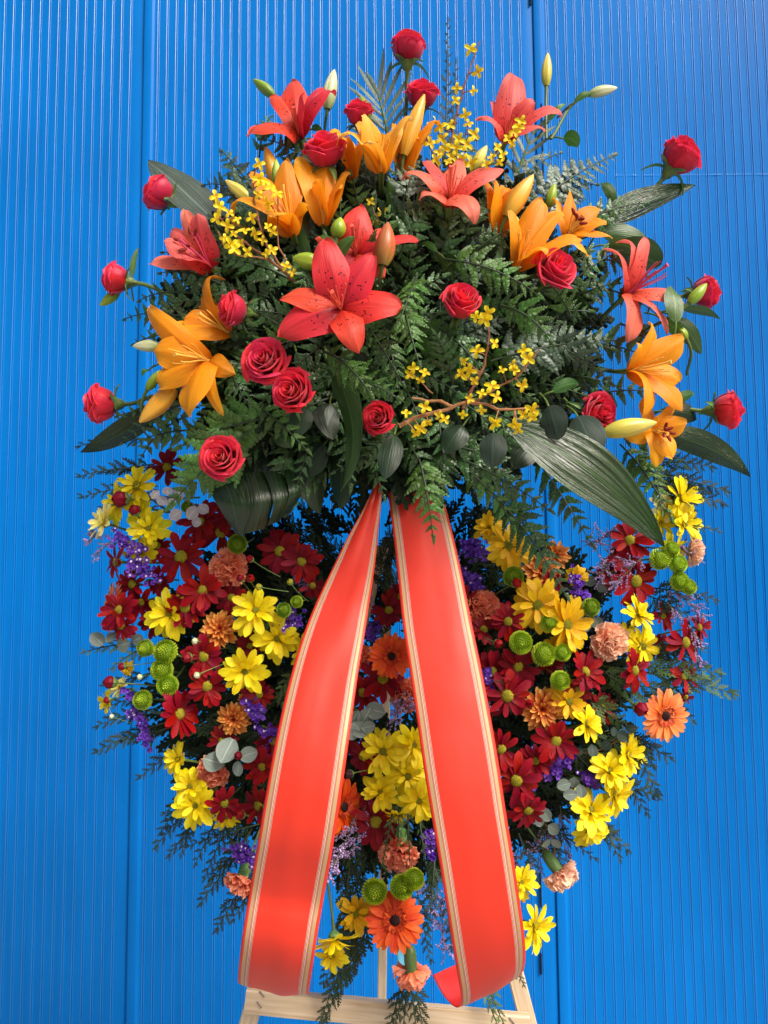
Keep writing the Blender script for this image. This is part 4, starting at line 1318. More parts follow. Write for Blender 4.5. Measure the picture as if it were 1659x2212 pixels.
lily(634, 510, -0.19, (-0.25, 0.9, 0.42), [
    (618, 345, 0, 26, -0.02, 0.3), (541, 372, -5, 26, 0.05, 0.35), (500, 470, 12, 28, 0.55, 0.5), (664, 446, 45, 25, 0.30, 0.4), (590, 470, 70, 32, 0.30, 0.4), (655, 375, -22, 20, 0.05)],
    'lily_orange', 'orange lily at upper left with a broad front petal', 'the upper left orange lily', stam_len=95, stem_to=(660, 560))
lily(700, 488, -0.18, (-0.02, 0.95, 0.35), [
    (640, 345, 5, 28, 0.06, 0.3), (710, 332, -18, 24, -0.03, 0.3), (757, 376, 12, 25, 0.12, 0.35), (682, 390, 48, 30, 0.10, 0.3), (740, 400, 35, 22, 0.05), (670, 360, -22, 22, 0.1)],
    'lily_orange', 'orange lily shaped like an upright cup beside the rose', 'the cup shaped orange lily', stamens=4, stam_len=70, stem_to=(712, 570))
lily(1078, 512, -0.17, (0.05, 0.97, 0.25), [
    (1046, 398, 8, 22, 0.18, 0.3), (1068, 390, 28, 24, 0.05), (1112, 410, 12, 24, 0.15), (1130, 450, 20, 22, 0.2), (1090, 405, -22, 22, 0.05)],
    'lily_orange', 'orange lily under the tall orange bud right of centre', 'the orange lily right of centre', stamens=0, stem_to=(1075, 580))
lily(1118, 583, -0.19, (0.15, 0.85, 0.5), [
    (1100, 447, 20, 18, 0.05, 0.3), (1172, 432, -5, 30, 0.0, 0.3), (1257, 520, 18, 33, 0.12, 0.3), (1178, 550, 62, 33, 0.42, 0.4), (1130, 500, 45, 22, 0.05), (1215, 460, -20, 26, 0.1)],
    'lily_orange', 'big orange lily on the right above the round rose', 'the big right orange lily', stam_len=75, stem_to=(1100, 640))
lily(1222, 515, -0.15, (0.45, 0.7, 0.55), [
    (1231, 412, -5, 20, 0.0, 0.3), (1310, 480, 5, 25, 0.10), (1322, 516, 20, 20, 0.10), (1195, 430, -15, 24, 0.1), (1270, 555, 25, 20, 0.1), (1290, 450, -15, 20, 0.1)],
    'lily_orange', 'orange lily at right showing dark red anthers', 'the orange lily with dark anthers', stam_len=52, anthers=True, stem_to=(1180, 600))
lily(456, 781, -0.17, (-0.45, 0.05, 0.85), [
    (326, 664, 10, 25, 0.28), (332, 760, 30, 38, 0.12), (410, 902, 30, 38, 0.16), (483, 897, 15, 17, 0.25), (510, 808, 20, 24, 0.40), (345, 838, 10, 30, 0.2)],
    'lily_orange', 'largest orange lily at left opening towards lower left', 'the largest orange lily', stam_len=95, stem_to=(560, 780))
lily(497, 722, -0.165, (-0.6, 0.4, 0.5), [
    (486, 606, 0, 13, 0.75, 0.5), (398, 690, 12, 28, 0.15), (366, 730, 20, 30, 0.2), (430, 665, -20, 26, 0.1), (440, 640, -10, 22, 0.2), (420, 745, 20, 26, 0.2)],
    'lily_orange', 'orange lily behind the side facing rose with a curled petal', 'the orange lily with a curled petal', stamens=5, stam_len=75, stem_to=(560, 770))
lily(1356, 802, -0.12, (0.72, 0.05, 0.68), [
    (1400, 695, 10, 19, 0.30), (1477, 729, 0, 32, 0.06), (1467, 826, 5, 30, 0.10), (1473, 888, 20, 32, 0.12), (1376, 912, 35, 22, 0.42, 0.5), (1375, 740, 35, 18, 0.3)],
    'lily_orange', 'large orange lily on the right edge opening to the right', 'the large right edge orange lily', stam_len=85, stem_to=(1270, 790))
lily(1405, 930, -0.12, (0.45, -0.15, 0.85), [
    (1484, 914, 10, 24, 0.08), (1452, 990, 20, 24, 0.10), (1418, 1010, 10, 22, 0.06), (1345, 938, 10, 26, 0.1), (1455, 878, 0, 20, 0.1), (1390, 860, -10, 24, 0.1)],
    'lily_orange', 'lowest orange lily on the right with dark anthers', 'the lowest orange lily', stam_len=48, anthers=True, stem_to=(1320, 910))

# ================================================================== lily buds
bud(592, 208, 547, 171, 25, -0.08, 'bud_green', '', 'green lily bud pointing left above the upper left red lily', stem_to=(640, 262))
bud(707, 236, 722, 150, 33, -0.07, 'bud_pale', '', 'pale whitish lily bud behind the upper left red lily', stem_to=(700, 290))
bud(795, 262, 779, 208, 28, -0.14, 'bud_green', '', 'yellow green lily bud in front of a small rose', stem_to=(800, 340))
bud(872, 337, 916, 205, 38, -0.17, 'bud_orange', '', 'large upright orange lily bud below the second highest rose', 'the large upright orange bud', stem_to=(868, 440))
bud(1180, 186, 1183, 115, 24, -0.04, 'bud_yellow', '', 'slim yellow green lily bud standing upright at the upper right', stem_to=(1180, 300), stem_Y=-0.05)
bud(1273, 204, 1333, 189, 24, -0.04, 'bud_pale', '', 'pale green lily bud pointing right at the upper right', stem_to=(1190, 300), stem_Y=-0.05)
bud(1020, 366, 1052, 315, 26, -0.14, 'bud_yellow', '', 'yellow lily bud beside the middle coral lily', stem_to=(1005, 420))
bud(1093, 470, 1151, 378, 42, -0.20, 'bud_orange', '', 'fat orange lily bud right of the middle coral lily', 'the fat orange bud', stem_to=(1080, 560))
bud(1186, 445, 1198, 398, 24, -0.13, 'bud_lime', '', 'pale lime lily bud between the right orange lilies')
bud(600, 400, 573, 318, 34, -0.14, 'bud_orange', '', 'orange lily bud above the upper left orange lily')
bud(597, 398, 597, 345, 22, -0.18, 'bud_lime', '', 'small lime lily bud in front of the orange bud')
bud(545, 436, 487, 390, 30, -0.14, 'bud_yellow', '', 'yellow striped lily bud pointing left over the grey fern')
bud(562, 520, 497, 470, 36, -0.13, 'bud_orange', '', 'orange lily bud tangled in the left forsythia twigs')
bud(590, 552, 555, 530, 22, -0.13, 'bud_yellow', '', 'small brownish yellow bud below the left forsythia twigs')
bud(690, 571, 633, 556, 38, -0.24, 'bud_lime', '', 'plump lime green lily bud beside the top of the big red lily', stem_to=(720, 590))
bud(727, 512, 736, 470, 34, -0.24, 'bud_lime', '', 'plump green lily bud standing above the half hidden red lily', stem_to=(728, 600))
bud(826, 574, 838, 481, 47, -0.26, 'bud_rust', '', 'rusty red brown lily bud right of the half hidden red lily', 'the rusty brown bud', stem_to=(808, 640))
bud(256, 632, 216, 660, 23, -0.06, 'bud_lime', '', 'yellow green lily bud below the far left rose', stem_to=(300, 612), stem_Y=-0.05)
bud(345, 748, 287, 747, 27, -0.12, 'bud_pale', '', 'pale cream lily bud poking out left of the orange lily')
bud(318, 842, 346, 800, 22, -0.12, 'bud_lime', '', 'green bud tucked under the largest orange lily')
bud(377, 838, 302, 913, 44, -0.16, 'bud_orange', '', 'fat yellow orange lily bud hanging down left', 'the fat hanging bud', stem_to=(440, 800))
bud(1488, 655, 1527, 613, 26, -0.12, 'bud_lime', '', 'yellow green lily bud in front of the far right rose', stem_to=(1380, 720), stem_Y=-0.06)
bud(1483, 732, 1465, 704, 19, -0.08, 'bud_lime', '', 'tiny lime bud hanging between leaves at the right')
bud(1306, 935, 1418, 912, 42, -0.17, 'bud_yellow', '', 'long yellow lily bud lying right of the lower right rose', 'the long yellow bud', stem_to=(1290, 950))
bud(1118, 500, 1108, 462, 22, -0.15, 'bud_yellow', '', 'small brown yellow bud behind the fat orange bud')

# ================================================================== forsythia
def fors_flower(v):
    def f():
        rg = random.Random(v)
        mb = MB()
        for k in range(4):
            rows = []
            a = k * PI / 2 + rg.uniform(-0.15, 0.15)
            ca, sa = math.cos(a), math.sin(a)
            lift = rg.uniform(-0.25, 0.7)
            for j in range(7):
                t = j / 6
                x = 0.06 + 0.98 * t
                w = 0.36 * (0.55 + 0.7 * t) * (math.sin(PI * min(0.97, 0.25 + 0.72 * t)) ** 0.6)
                z = 0.32 * math.sin(t * 1.3) + lift * t - 0.55 * t * t
                rows.append([(ca * x - sa * w * s, sa * x + ca * w * s, z + 0.10 * s * s) for s in (-1, -.4, 0, .4, 1)])
            mb.grid(rows, 5, 7)
        mb.tube([(0, 0, -0.5), (0, 0, -0.2), (0, 0, 0.02)], [0.07, 0.10, 0.14], 7)
        return mb.mesh('forsythia_flower', 'forsythia')
    return cached(('ff', v), f)
def forsythia(lines, flowers, label, land, Y, size=15):
    x0, y0 = lines[0][0][:2]
    A = P(x0, y0, Y)
    t = obj('forsythia_branch', None, None, Matrix.Translation(A))
    nodes = []
    for ln in lines:
        w = ln[-1]
        pts = catmull([P(p[0], p[1], Y - (p[2] if len(p) > 2 else 0)) - A for p in ln[:-1]], 8 * len(ln))
        pts = [p + Vector((noise.noise(p * 60), noise.noise(p * 60 + Vector((5, 5, 5))), noise.noise(p * 60 + Vector((9, 1, 3))))) * 0.0022 for p in pts]
        mb = MB()
        m = len(pts)
        mb.tube(pts, [w * (1 - 0.55 * i / m) * (1 + 0.35 * (i % 5 == 0)) for i in range(m)], 7)
        obj('twig', mb.mesh('twig', 'twig'), t)
        nodes += pts
    for fx, fy in flowers:
        k = mpp(fx, fy, Y)
        p = P(fx, fy, Y - 0.012)
        base = min(nodes, key=lambda q: (q - (p - A)).length)
        out = ((p - A) - base)
        z = (out.normalized() * 0.8 + TW * rnd.uniform(0.2, 1.1) + Vector((0, 0, rnd.uniform(-.6, .2)))).normalized()
        s = size * 1.04 * k * rnd.uniform(0.7, 1.2)
        f = obj('flower', fors_flower(rnd.randrange(5)), t, place(p - A, z, s, rnd.uniform(0, 6)))
        q = (p - A) - z * s * 0.45
        mb = MB()
        mb.tube([base, base.lerp(q, 0.5) + Vector((0, 0, .001)), q], [0.0012, 0.0009, 0.0012], 5)
        obj('flower_stalk', mb.mesh('stalk', 'twig'), t)
    tag(t, label, 'forsythia branch', 'forsythia branches', flowers[0], land=land)
forsythia([[(968, 400), (972, 330), (985, 250), (1000, 195), (1018, 140), (1036, 90), 0.0024], [(960, 395), (935, 330), (915, 285), 0.0018], [(975, 380), (985, 330), (1005, 290), 0.0016]],
    [(1018, 107), (1031, 155), (987, 190), (1021, 196), (985, 218), (1004, 248), (973, 272), (1012, 268), (955, 300), (990, 300), (1008, 312), (940, 262), (951, 275), (1024, 290), (962, 322), (975, 340), (998, 345), (948, 330), (915, 300), (930, 310), (942, 345), (1015, 352), (925, 278), (985, 318), (968, 350)],
    'tall forsythia twig with yellow flowers between the upper right rose and coral lily', 'the tall forsythia twig', -0.15, 13)
forsythia([[(1040, 400), (1060, 350), (1095, 300), (1130, 258), 0.0020]], [(1124, 262), (1112, 285), (1120, 274), (1096, 300), (1106, 310), (1075, 318), (1085, 335), (1062, 340), (1050, 355), (1078, 350)],
    'short forsythia twig crossing the upper right coral lily', 'the short forsythia twig', -0.20, 13)
forsythia([[(640, 610), (600, 575), (540, 530), (490, 490), (455, 425), 0.0026], [(620, 590), (585, 545), (560, 480), (545, 400), (560, 350), 0.0020], [(600, 575), (575, 560), (500, 545), (470, 500), 0.0018], [(640, 590), (605, 540), (600, 470), 0.0016]],
    [(466, 425), (476, 448), (468, 472), (492, 488), (485, 515), (505, 505), (520, 525), (500, 528), (527, 500), (552, 505), (578, 490), (568, 520), (588, 540), (495, 460), (508, 540), (560, 355), (572, 395), (558, 420), (580, 440), (600, 420), (535, 545), (575, 548), (618, 575), (632, 590), (560, 388), (545, 470), (512, 475), (584, 405), (590, 500)],
    'arching forsythia twigs with many yellow flowers at the upper left', 'the left forsythia twigs', -0.225, 13)
forsythia([[(862, 920), (900, 902), (960, 885), (1020, 870), (1090, 885), (1165, 880), 0.0034], [(1000, 885), (1020, 840), (1045, 790), (1056, 730), (1050, 675), 0.0026], [(1020, 872), (1070, 840), (1120, 810), (1165, 755), 0.0022], [(980, 880), (950, 868), (890, 860), 0.0030]],
    [(1028, 684), (1054, 676), (1068, 742), (1032, 758), (1048, 660 + 30), (1003, 782), (1015, 800), (998, 808), (1040, 850), (1015, 862), (1072, 858), (1040, 885), (1062, 835), (878, 893), (918, 880), (908, 925), (898, 935), (925, 912), (948, 897), (1085, 800), (1108, 790), (1132, 758), (1140, 775), (1128, 832), (1112, 800), (1070, 912), (1110, 915), (1130, 895), (1150, 885), (1118, 925), (1000, 895), (960, 905), (1025, 822), (1150, 900)],
    'forsythia branch forking across the middle of the spray', 'the forking forsythia branch', -0.275, 14)
forsythia([[(815, 470), (805, 450), (800, 428), 0.0012], [(812, 465), (825, 455), 0.0010]], [(801, 436), (826, 458), (813, 482)], 'tiny forsythia twig in the shade below the golden lily', 'the tiny forsythia twig', -0.17, 11)
forsythia([[(935, 850), (910, 825), (885, 800), 0.0012]], [(886, 808), (893, 795), (908, 820), (917, 806)], 'small forsythia twig in the dark ferns left of the forking branch', 'the small shaded forsythia twig', -0.22, 12)
# ================================================================== big leaves
leaf(490, 505, 320, 347, 112, -0.10, -0.02, 'aspidistra_painted_sheen', 'broad_striped_leaf', label='broad striped leaf with grey sheen at the upper left', land='the upper left striped leaf', bend=(-8, 12, 6), up=1.2, fold=-0.06, wave=0.03, nu=35, nv=30, ridge=0.0016)
leaf(1290, 480, 1503, 400, 66, -0.08, -0.04, 'aspidistra', 'broad_striped_leaf', label='dark green pointed leaf under the upper right rose stem', land='the upper right pointed leaf', bend=(0, 6, 0), roll=0.3, fold=0.2, nu=11, nv=28)
leaf(1095, 915, 1434, 1180, 142, -0.20, -0.16, 'aspidistra', 'broad_striped_leaf', label='very large glossy striped leaf pointing down right', land='the very large glossy leaf', bend=(22, 14, 28), up=1.0, off=0.32, fold=-0.06, wave=0.03, nu=45, nv=36, ridge=0.0026)
leaf(1425, 935, 1622, 1032, 70, -0.08, -0.02, 'aspidistra', 'broad_striped_leaf', label='dark green pointed leaf jutting out at the far right', land='the far right pointed leaf', bend=(10, 14, 0), roll=0.45, fold=0.2, nu=11, nv=28)
leaf(350, 872, 172, 978, 62, -0.08, -0.02, 'aspidistra', 'broad_striped_leaf', label='dull green pointed leaf below the far left rose', land='the far left pointed leaf', bend=(-4, -14, 0), roll=-0.4, fold=0.2, nu=11, nv=28)
leaf(704, 775, 736, 1062, 66, -0.20, -0.18, 'broad_leaf', 'wavy_leaf', label='long dark wavy leaf hanging below the big red lily', land='the long wavy leaf', bend=(42, 0, 20), roll=0.9, fold=0.15, wave=0.10, nu=11, nv=28)
# split leaf with separate lobes
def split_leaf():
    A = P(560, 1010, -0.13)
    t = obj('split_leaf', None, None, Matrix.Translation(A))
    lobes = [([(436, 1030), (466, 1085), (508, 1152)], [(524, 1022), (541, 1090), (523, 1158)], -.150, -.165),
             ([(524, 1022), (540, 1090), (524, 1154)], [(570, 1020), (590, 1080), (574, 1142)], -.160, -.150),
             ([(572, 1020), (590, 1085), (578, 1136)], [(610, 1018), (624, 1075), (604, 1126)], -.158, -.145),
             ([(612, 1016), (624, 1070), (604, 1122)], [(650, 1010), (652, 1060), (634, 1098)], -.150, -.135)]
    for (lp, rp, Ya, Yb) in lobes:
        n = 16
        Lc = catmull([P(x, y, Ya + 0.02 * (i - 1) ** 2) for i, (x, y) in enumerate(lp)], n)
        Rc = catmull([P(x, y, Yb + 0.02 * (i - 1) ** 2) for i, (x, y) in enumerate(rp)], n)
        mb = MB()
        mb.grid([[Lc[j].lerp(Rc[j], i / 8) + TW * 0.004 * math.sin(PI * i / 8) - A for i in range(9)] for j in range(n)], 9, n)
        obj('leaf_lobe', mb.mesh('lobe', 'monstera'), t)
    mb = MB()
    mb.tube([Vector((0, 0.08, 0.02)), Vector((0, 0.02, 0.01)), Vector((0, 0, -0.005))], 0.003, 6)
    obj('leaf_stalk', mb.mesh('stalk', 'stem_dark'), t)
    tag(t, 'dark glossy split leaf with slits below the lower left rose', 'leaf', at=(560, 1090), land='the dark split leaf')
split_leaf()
SL = [  # base, tip, width, Y0, Y1, material, shape, roll, what
 (1218, 300, 1248, 318, 34, -.05, -.05, 'lily_leaf', 'oval', 0.3, 'fresh green lily leaf'), (1186, 262, 1222, 225, 14, -.05, -.05, 'lily_leaf', 'lance', 0.2, 'narrow curved lily leaf'), (1240, 222, 1282, 205, 16, -.05, -.04, 'lily_leaf', 'lance', 0.2, 'narrow curved lily leaf'),
 (1328, 440, 1298, 395, 24, -.06, -.06, 'lily_leaf', 'oval', 0.3, 'olive rose leaf'), (1290, 500, 1318, 450, 44, -.07, -.06, 'broad_leaf', 'oval', -0.3, 'dark oval rose leaf'),
 (1300, 505, 1400, 520, 46, -.08, -.06, 'broad_leaf', 'oval', -0.5, 'dark oval rose leaf'), (1330, 545, 1425, 575, 80, -.07, -.04, 'broad_leaf', 'round', 0.4, 'broad olive green leaf'), (1310, 530, 1375, 545, 30, -.09, -.07, 'lily_leaf', 'oval', 0.3, 'curled green leaf'),
 (1460, 695, 1448, 618, 44, -.14, -.12, 'lily_leaf', 'oval', 0.7, 'green leaf across the coral lily'), (1475, 668, 1556, 690, 24, -.09, -.06, 'broad_leaf', 'lance', 0.5, 'slim curved leaf'), (1460, 690, 1515, 765, 40, -.08, -.06, 'broad_leaf', 'oval', -0.4, 'drooping oval leaf'), (1430, 690, 1478, 742, 30, -.08, -.07, 'lily_leaf', 'oval', 0.4, 'drooping oval leaf'),
 (724, 562, 768, 512, 34, -.26, -.27, 'lily_leaf', 'lance', 0.5, 'bright edged lily leaf'), (728, 540, 690, 510, 20, -.24, -.23, 'lily_leaf', 'lance', 0.2, 'curled lily leaf'), (655, 560, 655, 455, 34, -.17, -.16, 'broad_leaf', 'lance', 0.2, 'dark upright lily leaf'), (670, 580, 640, 480, 28, -.18, -.17, 'broad_leaf', 'lance', -0.6, 'dark upright lily leaf'), (640, 590, 700, 612, 34, -.19, -.18, 'broad_leaf', 'oval', 0.5, 'dark lily leaf'),
 (980, 610, 938, 545, 22, -.19, -.18, 'lily_leaf', 'lance', -0.5, 'arching lily leaf'), (950, 565, 1005, 590, 38, -.18, -.21, 'broad_leaf', 'oval', 0.9, 'folded green leaf'), (985, 560, 1040, 530, 16, -.2, -.18, 'lily_leaf', 'lance', 0.3, 'arching lily leaf'), (945, 545, 905, 525, 16, -.2, -.18, 'lily_leaf', 'lance', 0.3, 'arching lily leaf'), (1050, 520, 1085, 600, 26, -.17, -.18, 'broad_leaf', 'lance', 0.6, 'dark lily leaf'), (1080, 530, 1065, 600, 24, -.18, -.19, 'broad_leaf', 'lance', 0.2, 'dark lily leaf'),
 (660, 880, 640, 945, 52, -.20, -.21, 'dark_leaf', 'oval', 0.3, 'dark rose leaf'), (695, 870, 720, 950, 56, -.19, -.20, 'dark_leaf', 'oval', -0.4, 'dark rose leaf'), (712, 875, 708, 920, 22, -.22, -.24, 'eucalyptus', 'lance', 0.4, 'pale turned up leaf tip'), (852, 940, 832, 1036, 54, -.21, -.24, 'dark_leaf', 'oval', 0.2, 'dark oval rose leaf'), (1066, 935, 1062, 1010, 60, -.21, -.22, 'grey_leaf', 'round', 0.1, 'dull grey green oval leaf'),
 (1185, 878, 1205, 950, 58, -.20, -.21, 'grey_leaf', 'round', 0.2, 'dull grey green oval leaf'), (1248, 900, 1285, 985, 78, -.16, -.19, 'grey_leaf', 'round', -0.2, 'big grey green oval leaf'), (590, 940, 628, 968, 34, -.17, -.18, 'broad_leaf', 'oval', 0.3, 'dark leaf'), (870, 930, 910, 905, 36, -.18, -.19, 'broad_leaf', 'oval', 0.3, 'dark rose leaf'),
 (795, 480, 812, 410, 26, -.15, -.15, 'broad_leaf', 'lance', 0.2, 'dark lily leaf'), (850, 470, 838, 380, 26, -.15, -.16, 'lily_leaf', 'lance', -0.4, 'slim lily leaf'), (660, 300, 616, 318, 40, -.10, -.12, 'broad_leaf', 'oval', 0.4, 'dark green leaf'), (672, 280, 700, 290, 16, -.11, -.12, 'lily_leaf', 'lance', 0.4, 'slim green leaf'),
 (285, 602, 300, 535, 17, -.05, -.05, 'sepal', 'lance', 0.7, 'curved narrow green leaf'), (500, 760, 560, 795, 30, -.15, -.14, 'broad_leaf', 'oval', 0.3, 'dark lily leaf'), (480, 745, 540, 770, 26, -.13, -.12, 'broad_leaf', 'lance', 0.5, 'dark lily leaf'), (320, 800, 306, 815, 12, -.1, -.1, 'lily_leaf', 'lance', 0.3, 'tiny pointed leaf'),
 (1450, 875, 1500, 850, 24, -.06, -.05, 'broad_leaf', 'oval', 0.4, 'serrated rose leaf'), (1450, 890, 1505, 905, 46, -.06, -.04, 'dark_leaf', 'oval', -0.3, 'dark rose leaf'), (1195, 845, 1250, 830, 30, -.14, -.12, 'broad_leaf', 'oval', 0.3, 'dark rose leaf'), (640, 760, 665, 850, 28, -.19, -.2, 'broad_leaf', 'lance', 0.4, 'dark lily leaf'), (760, 770, 800, 800, 34, -.2, -.22, 'dark_leaf', 'oval', 0.2, 'dark rose leaf'),
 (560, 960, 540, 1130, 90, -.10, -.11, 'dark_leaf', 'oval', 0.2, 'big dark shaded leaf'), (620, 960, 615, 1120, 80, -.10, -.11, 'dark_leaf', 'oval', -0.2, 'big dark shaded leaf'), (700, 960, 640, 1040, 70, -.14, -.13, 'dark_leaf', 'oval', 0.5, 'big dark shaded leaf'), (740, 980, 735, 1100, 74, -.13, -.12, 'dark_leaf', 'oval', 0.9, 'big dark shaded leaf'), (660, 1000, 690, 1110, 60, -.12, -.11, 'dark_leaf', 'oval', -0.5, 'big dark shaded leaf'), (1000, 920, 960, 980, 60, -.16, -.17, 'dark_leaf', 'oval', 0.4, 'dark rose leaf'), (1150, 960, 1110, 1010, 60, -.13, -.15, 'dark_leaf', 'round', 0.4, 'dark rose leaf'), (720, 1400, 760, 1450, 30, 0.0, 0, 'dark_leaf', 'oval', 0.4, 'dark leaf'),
]
for (x0, y0, x1, y1, w, Y0, Y1, mt, sh, rl, ds) in SL:
    leaf(x0, y0, x1, y1, w, Y0, Y1, mt, desc=ds, shape=sh, roll=rl, bend=(0, 5, 8), nu=7, nv=14, cat='leaf', group='single leaves in the spray')

# palm leaf fanning behind the top rose
def palm(cx, cy, ang0, ang1, n, Lmax, Y, label, land=None, x1=None, y1=None, tilt=0):
    A = P(cx, cy, Y)
    t = obj('palm_leaf', None, None, Matrix.Translation(A))
    B = P(x1, y1, Y - 0.01)
    k = mpp(cx, cy, Y)
    mb = MB()
    mb.tube([Vector((0, 0, 0)), (B - A) * 0.5 + UP * 0.004, B - A], [0.003, 0.0022, 0.001], 6)
    obj('midrib', mb.mesh('midrib', 'stem'), t)
    for q in range(n):
        f = (q // 2) / max(1, (n - 1) // 2)
        sg = 1 if q % 2 else -1
        a = R(90 + tilt + sg * (ang0 + (ang1 - ang0) * f) + rnd.uniform(-5, 5))
        L = Lmax * k * (0.75 + 0.25 * math.sin(PI * f)) * rnd.uniform(0.8, 1.15)
        b = (B - A) * f
        d = RX * math.cos(a) + UP * math.sin(a)
        e = b + d * L - UP * L * 0.12 * (1 - f) + TW * rnd.uniform(-0.02, 0.03)
        pts = bez(b, b + d * L * .33, b + d * L * .7 + TW * 0.004, e, 10)
        side = d.cross(TW).normalized()
        rl = rnd.uniform(-0.5, 0.5)
        rows = leaf_rows(pts, lambda v: Quaternion(d, rl) @ side, 4.6 * k, 3, 10, lambda v: max(0.05, math.sin(PI * min(1, 0.12 + 0.86 * v)) ** 0.7), 0.35)
        mb = MB()
        mb.grid(rows, 3, 10)
        obj('leaflet', mb.mesh('leaflet', 'palm'), t)
    tag(t, label, 'palm leaf', at=(cx, cy), land=land)
palm(846, 330, 62, 20, 18, 112, -0.03, 'pale silvery palm leaf fanning out behind the top roses', 'the pale palm leaf', 818, 205, tilt=8)
palm(1110, 400, 60, 25, 12, 80, -0.02, 'faint pale palm leaf behind the upper right coral lily', None, 1150, 290, tilt=-20)

# ================================================================== ferns
FN = [
 (610, 520, 478, 325, 92, 'fern_painted_glare', 'broad grey sheened fern frond'), (570, 560, 425, 520, 60, 'fern', None), (490, 620, 345, 590, 60, 'fern', None), (420, 690, 268, 690, 58, 'fern', None),
 (640, 610, 470, 560, 70, 'fern', None), (600, 700, 400, 610, 60, 'fern', None), (860, 470, 905, 350, 62, 'fern_painted_glare', 'grey green fern frond'), (1110, 480, 1330, 335, 88, 'fern_painted_glare', 'bright silvery fern frond'),
 (1090, 430, 1215, 330, 55, 'fern_painted_glare', 'grey green fern frond'), (960, 560, 1165, 640, 72, 'fern_fresh', 'fresh green fern frond'), (1060, 780, 1340, 735, 88, 'fern_painted_glare', 'silvery sheened fern frond'), (1150, 730, 1320, 830, 70, 'fern_painted_glare', 'silvery sheened fern frond'),
 (1200, 640, 1335, 545, 52, 'fern', None), (770, 720, 890, 640, 50, 'fern', None), (790, 700, 870, 830, 62, 'fern', None), (870, 650, 905, 785, 62, 'fern_fresh', 'fresh green fern frond'), (730, 820, 860, 860, 60, 'fern_fresh', 'fresh green fern frond'),
 (560, 880, 665, 975, 60, 'fern_fresh', 'fresh green fern frond'), (600, 900, 385, 965, 100, 'fern_fresh', 'fresh green fern frond'), (540, 930, 370, 1088, 118, 'fern_fresh', 'large bright green fern frond'), (710, 860, 600, 940, 55, 'fern', None),
 (905, 990, 935, 1160, 74, 'fern_fresh', 'drooping bright fern frond over the ribbon'), (950, 960, 1110, 1010, 55, 'fern', None), (970, 980, 1190, 1105, 74, 'fern', None), (1060, 1060, 1225, 1290, 72, 'fern', 'hanging dark fern frond'), (1000, 1010, 1110, 1140, 62, 'fern_fresh', 'fresh green fern frond'),
 (880, 970, 720, 1020, 52, 'fern', None), (950, 710, 1060, 830, 60, 'fern', None), (850, 930, 780, 1010, 45, 'fern', None), (1080, 900, 1090, 1030, 50, 'fern', None), (1150, 980, 1280, 1180, 62, 'fern', None), (980, 840, 940, 720, 55, 'fern', None),
 (860, 560, 930, 450, 60, 'fern', None), (1000, 520, 1060, 430, 52, 'fern', None), (700, 560, 640, 640, 50, 'fern', None), (430, 860, 260, 960, 52, 'fern', None), (400, 900, 300, 1000, 52, 'fern', None), (1340, 700, 1420, 780, 44, 'fern', None), (1380, 980, 1430, 1110, 42, 'fern_fresh', 'fresh green fern frond'),
 (620, 960, 600, 1080, 52, 'fern', None), (560, 340, 590, 250, 40, 'fern', None), (500, 800, 540, 880, 50, 'fern', None), (770, 560, 850, 540, 50, 'fern', None), (1240, 700, 1180, 610, 50, 'fern_fresh', 'fresh green fern frond'), (1010, 560, 1100, 500, 48, 'fern', None),
 (450, 640, 300, 650, 60, 'fern', None), (470, 600, 350, 545, 56, 'fern_painted_glare', 'grey green fern frond'), (470, 720, 285, 745, 52, 'fern', None), (560, 440, 440, 400, 60, 'fern_painted_glare', 'grey green fern frond'), (430, 880, 250, 900, 54, 'fern', None), (440, 930, 290, 960, 60, 'fern', None),
 (1240, 560, 1400, 600, 56, 'fern', None), (1260, 740, 1430, 790, 60, 'fern', None), (1260, 860, 1420, 850, 52, 'fern', None), (1180, 440, 1290, 400, 60, 'fern_painted_glare', 'grey green fern frond'), (1270, 620, 1420, 680, 52, 'fern', None), (1220, 500, 1400, 440, 58, 'fern', None), (700, 380, 560, 300, 56, 'fern', None), (960, 380, 1030, 280, 56, 'fern', None),
 (1340, 960, 1450, 1120, 60, 'fern_fresh', 'fresh green fern frond'), (1330, 930, 1480, 1010, 56, 'fern', None), (820, 560, 760, 640, 60, 'fern', None), (900, 600, 860, 700, 60, 'fern_fresh', 'fresh green fern frond'), (1080, 660, 1190, 740, 64, 'fern_fresh', 'fresh green fern frond'), (700, 760, 800, 850, 64, 'fern_fresh', 'fresh green fern frond'),
]
for (x0, y0, x1, y1, hw, mt, ds) in FN:
    Y0 = HY(x0, y0) + 0.035; Y1 = HY(x1, y1) - (0.01 if y1 < 1000 else -0.0)
    if mt == 'fern_fresh' and ds: Y0 -= 0.02; Y1 -= 0.035
    if (x1, y1) == (935, 1160): Y0, Y1 = -0.16, -0.19
    if (x1, y1) in ((370, 1088), (385, 965)): Y0, Y1 = -0.17, -0.15
    elif y1 > 1050 and (x1, y1) != (935, 1160): Y1 = -0.14 if x1 > 700 else -0.10
    fern(x0, y0, x1, y1, hw, Y0, Y1, mt, desc=ds or 'dark glossy fern frond', roll=rnd.uniform(-0.35, 0.35), bend=(rnd.uniform(-6, 6), 8, 22))
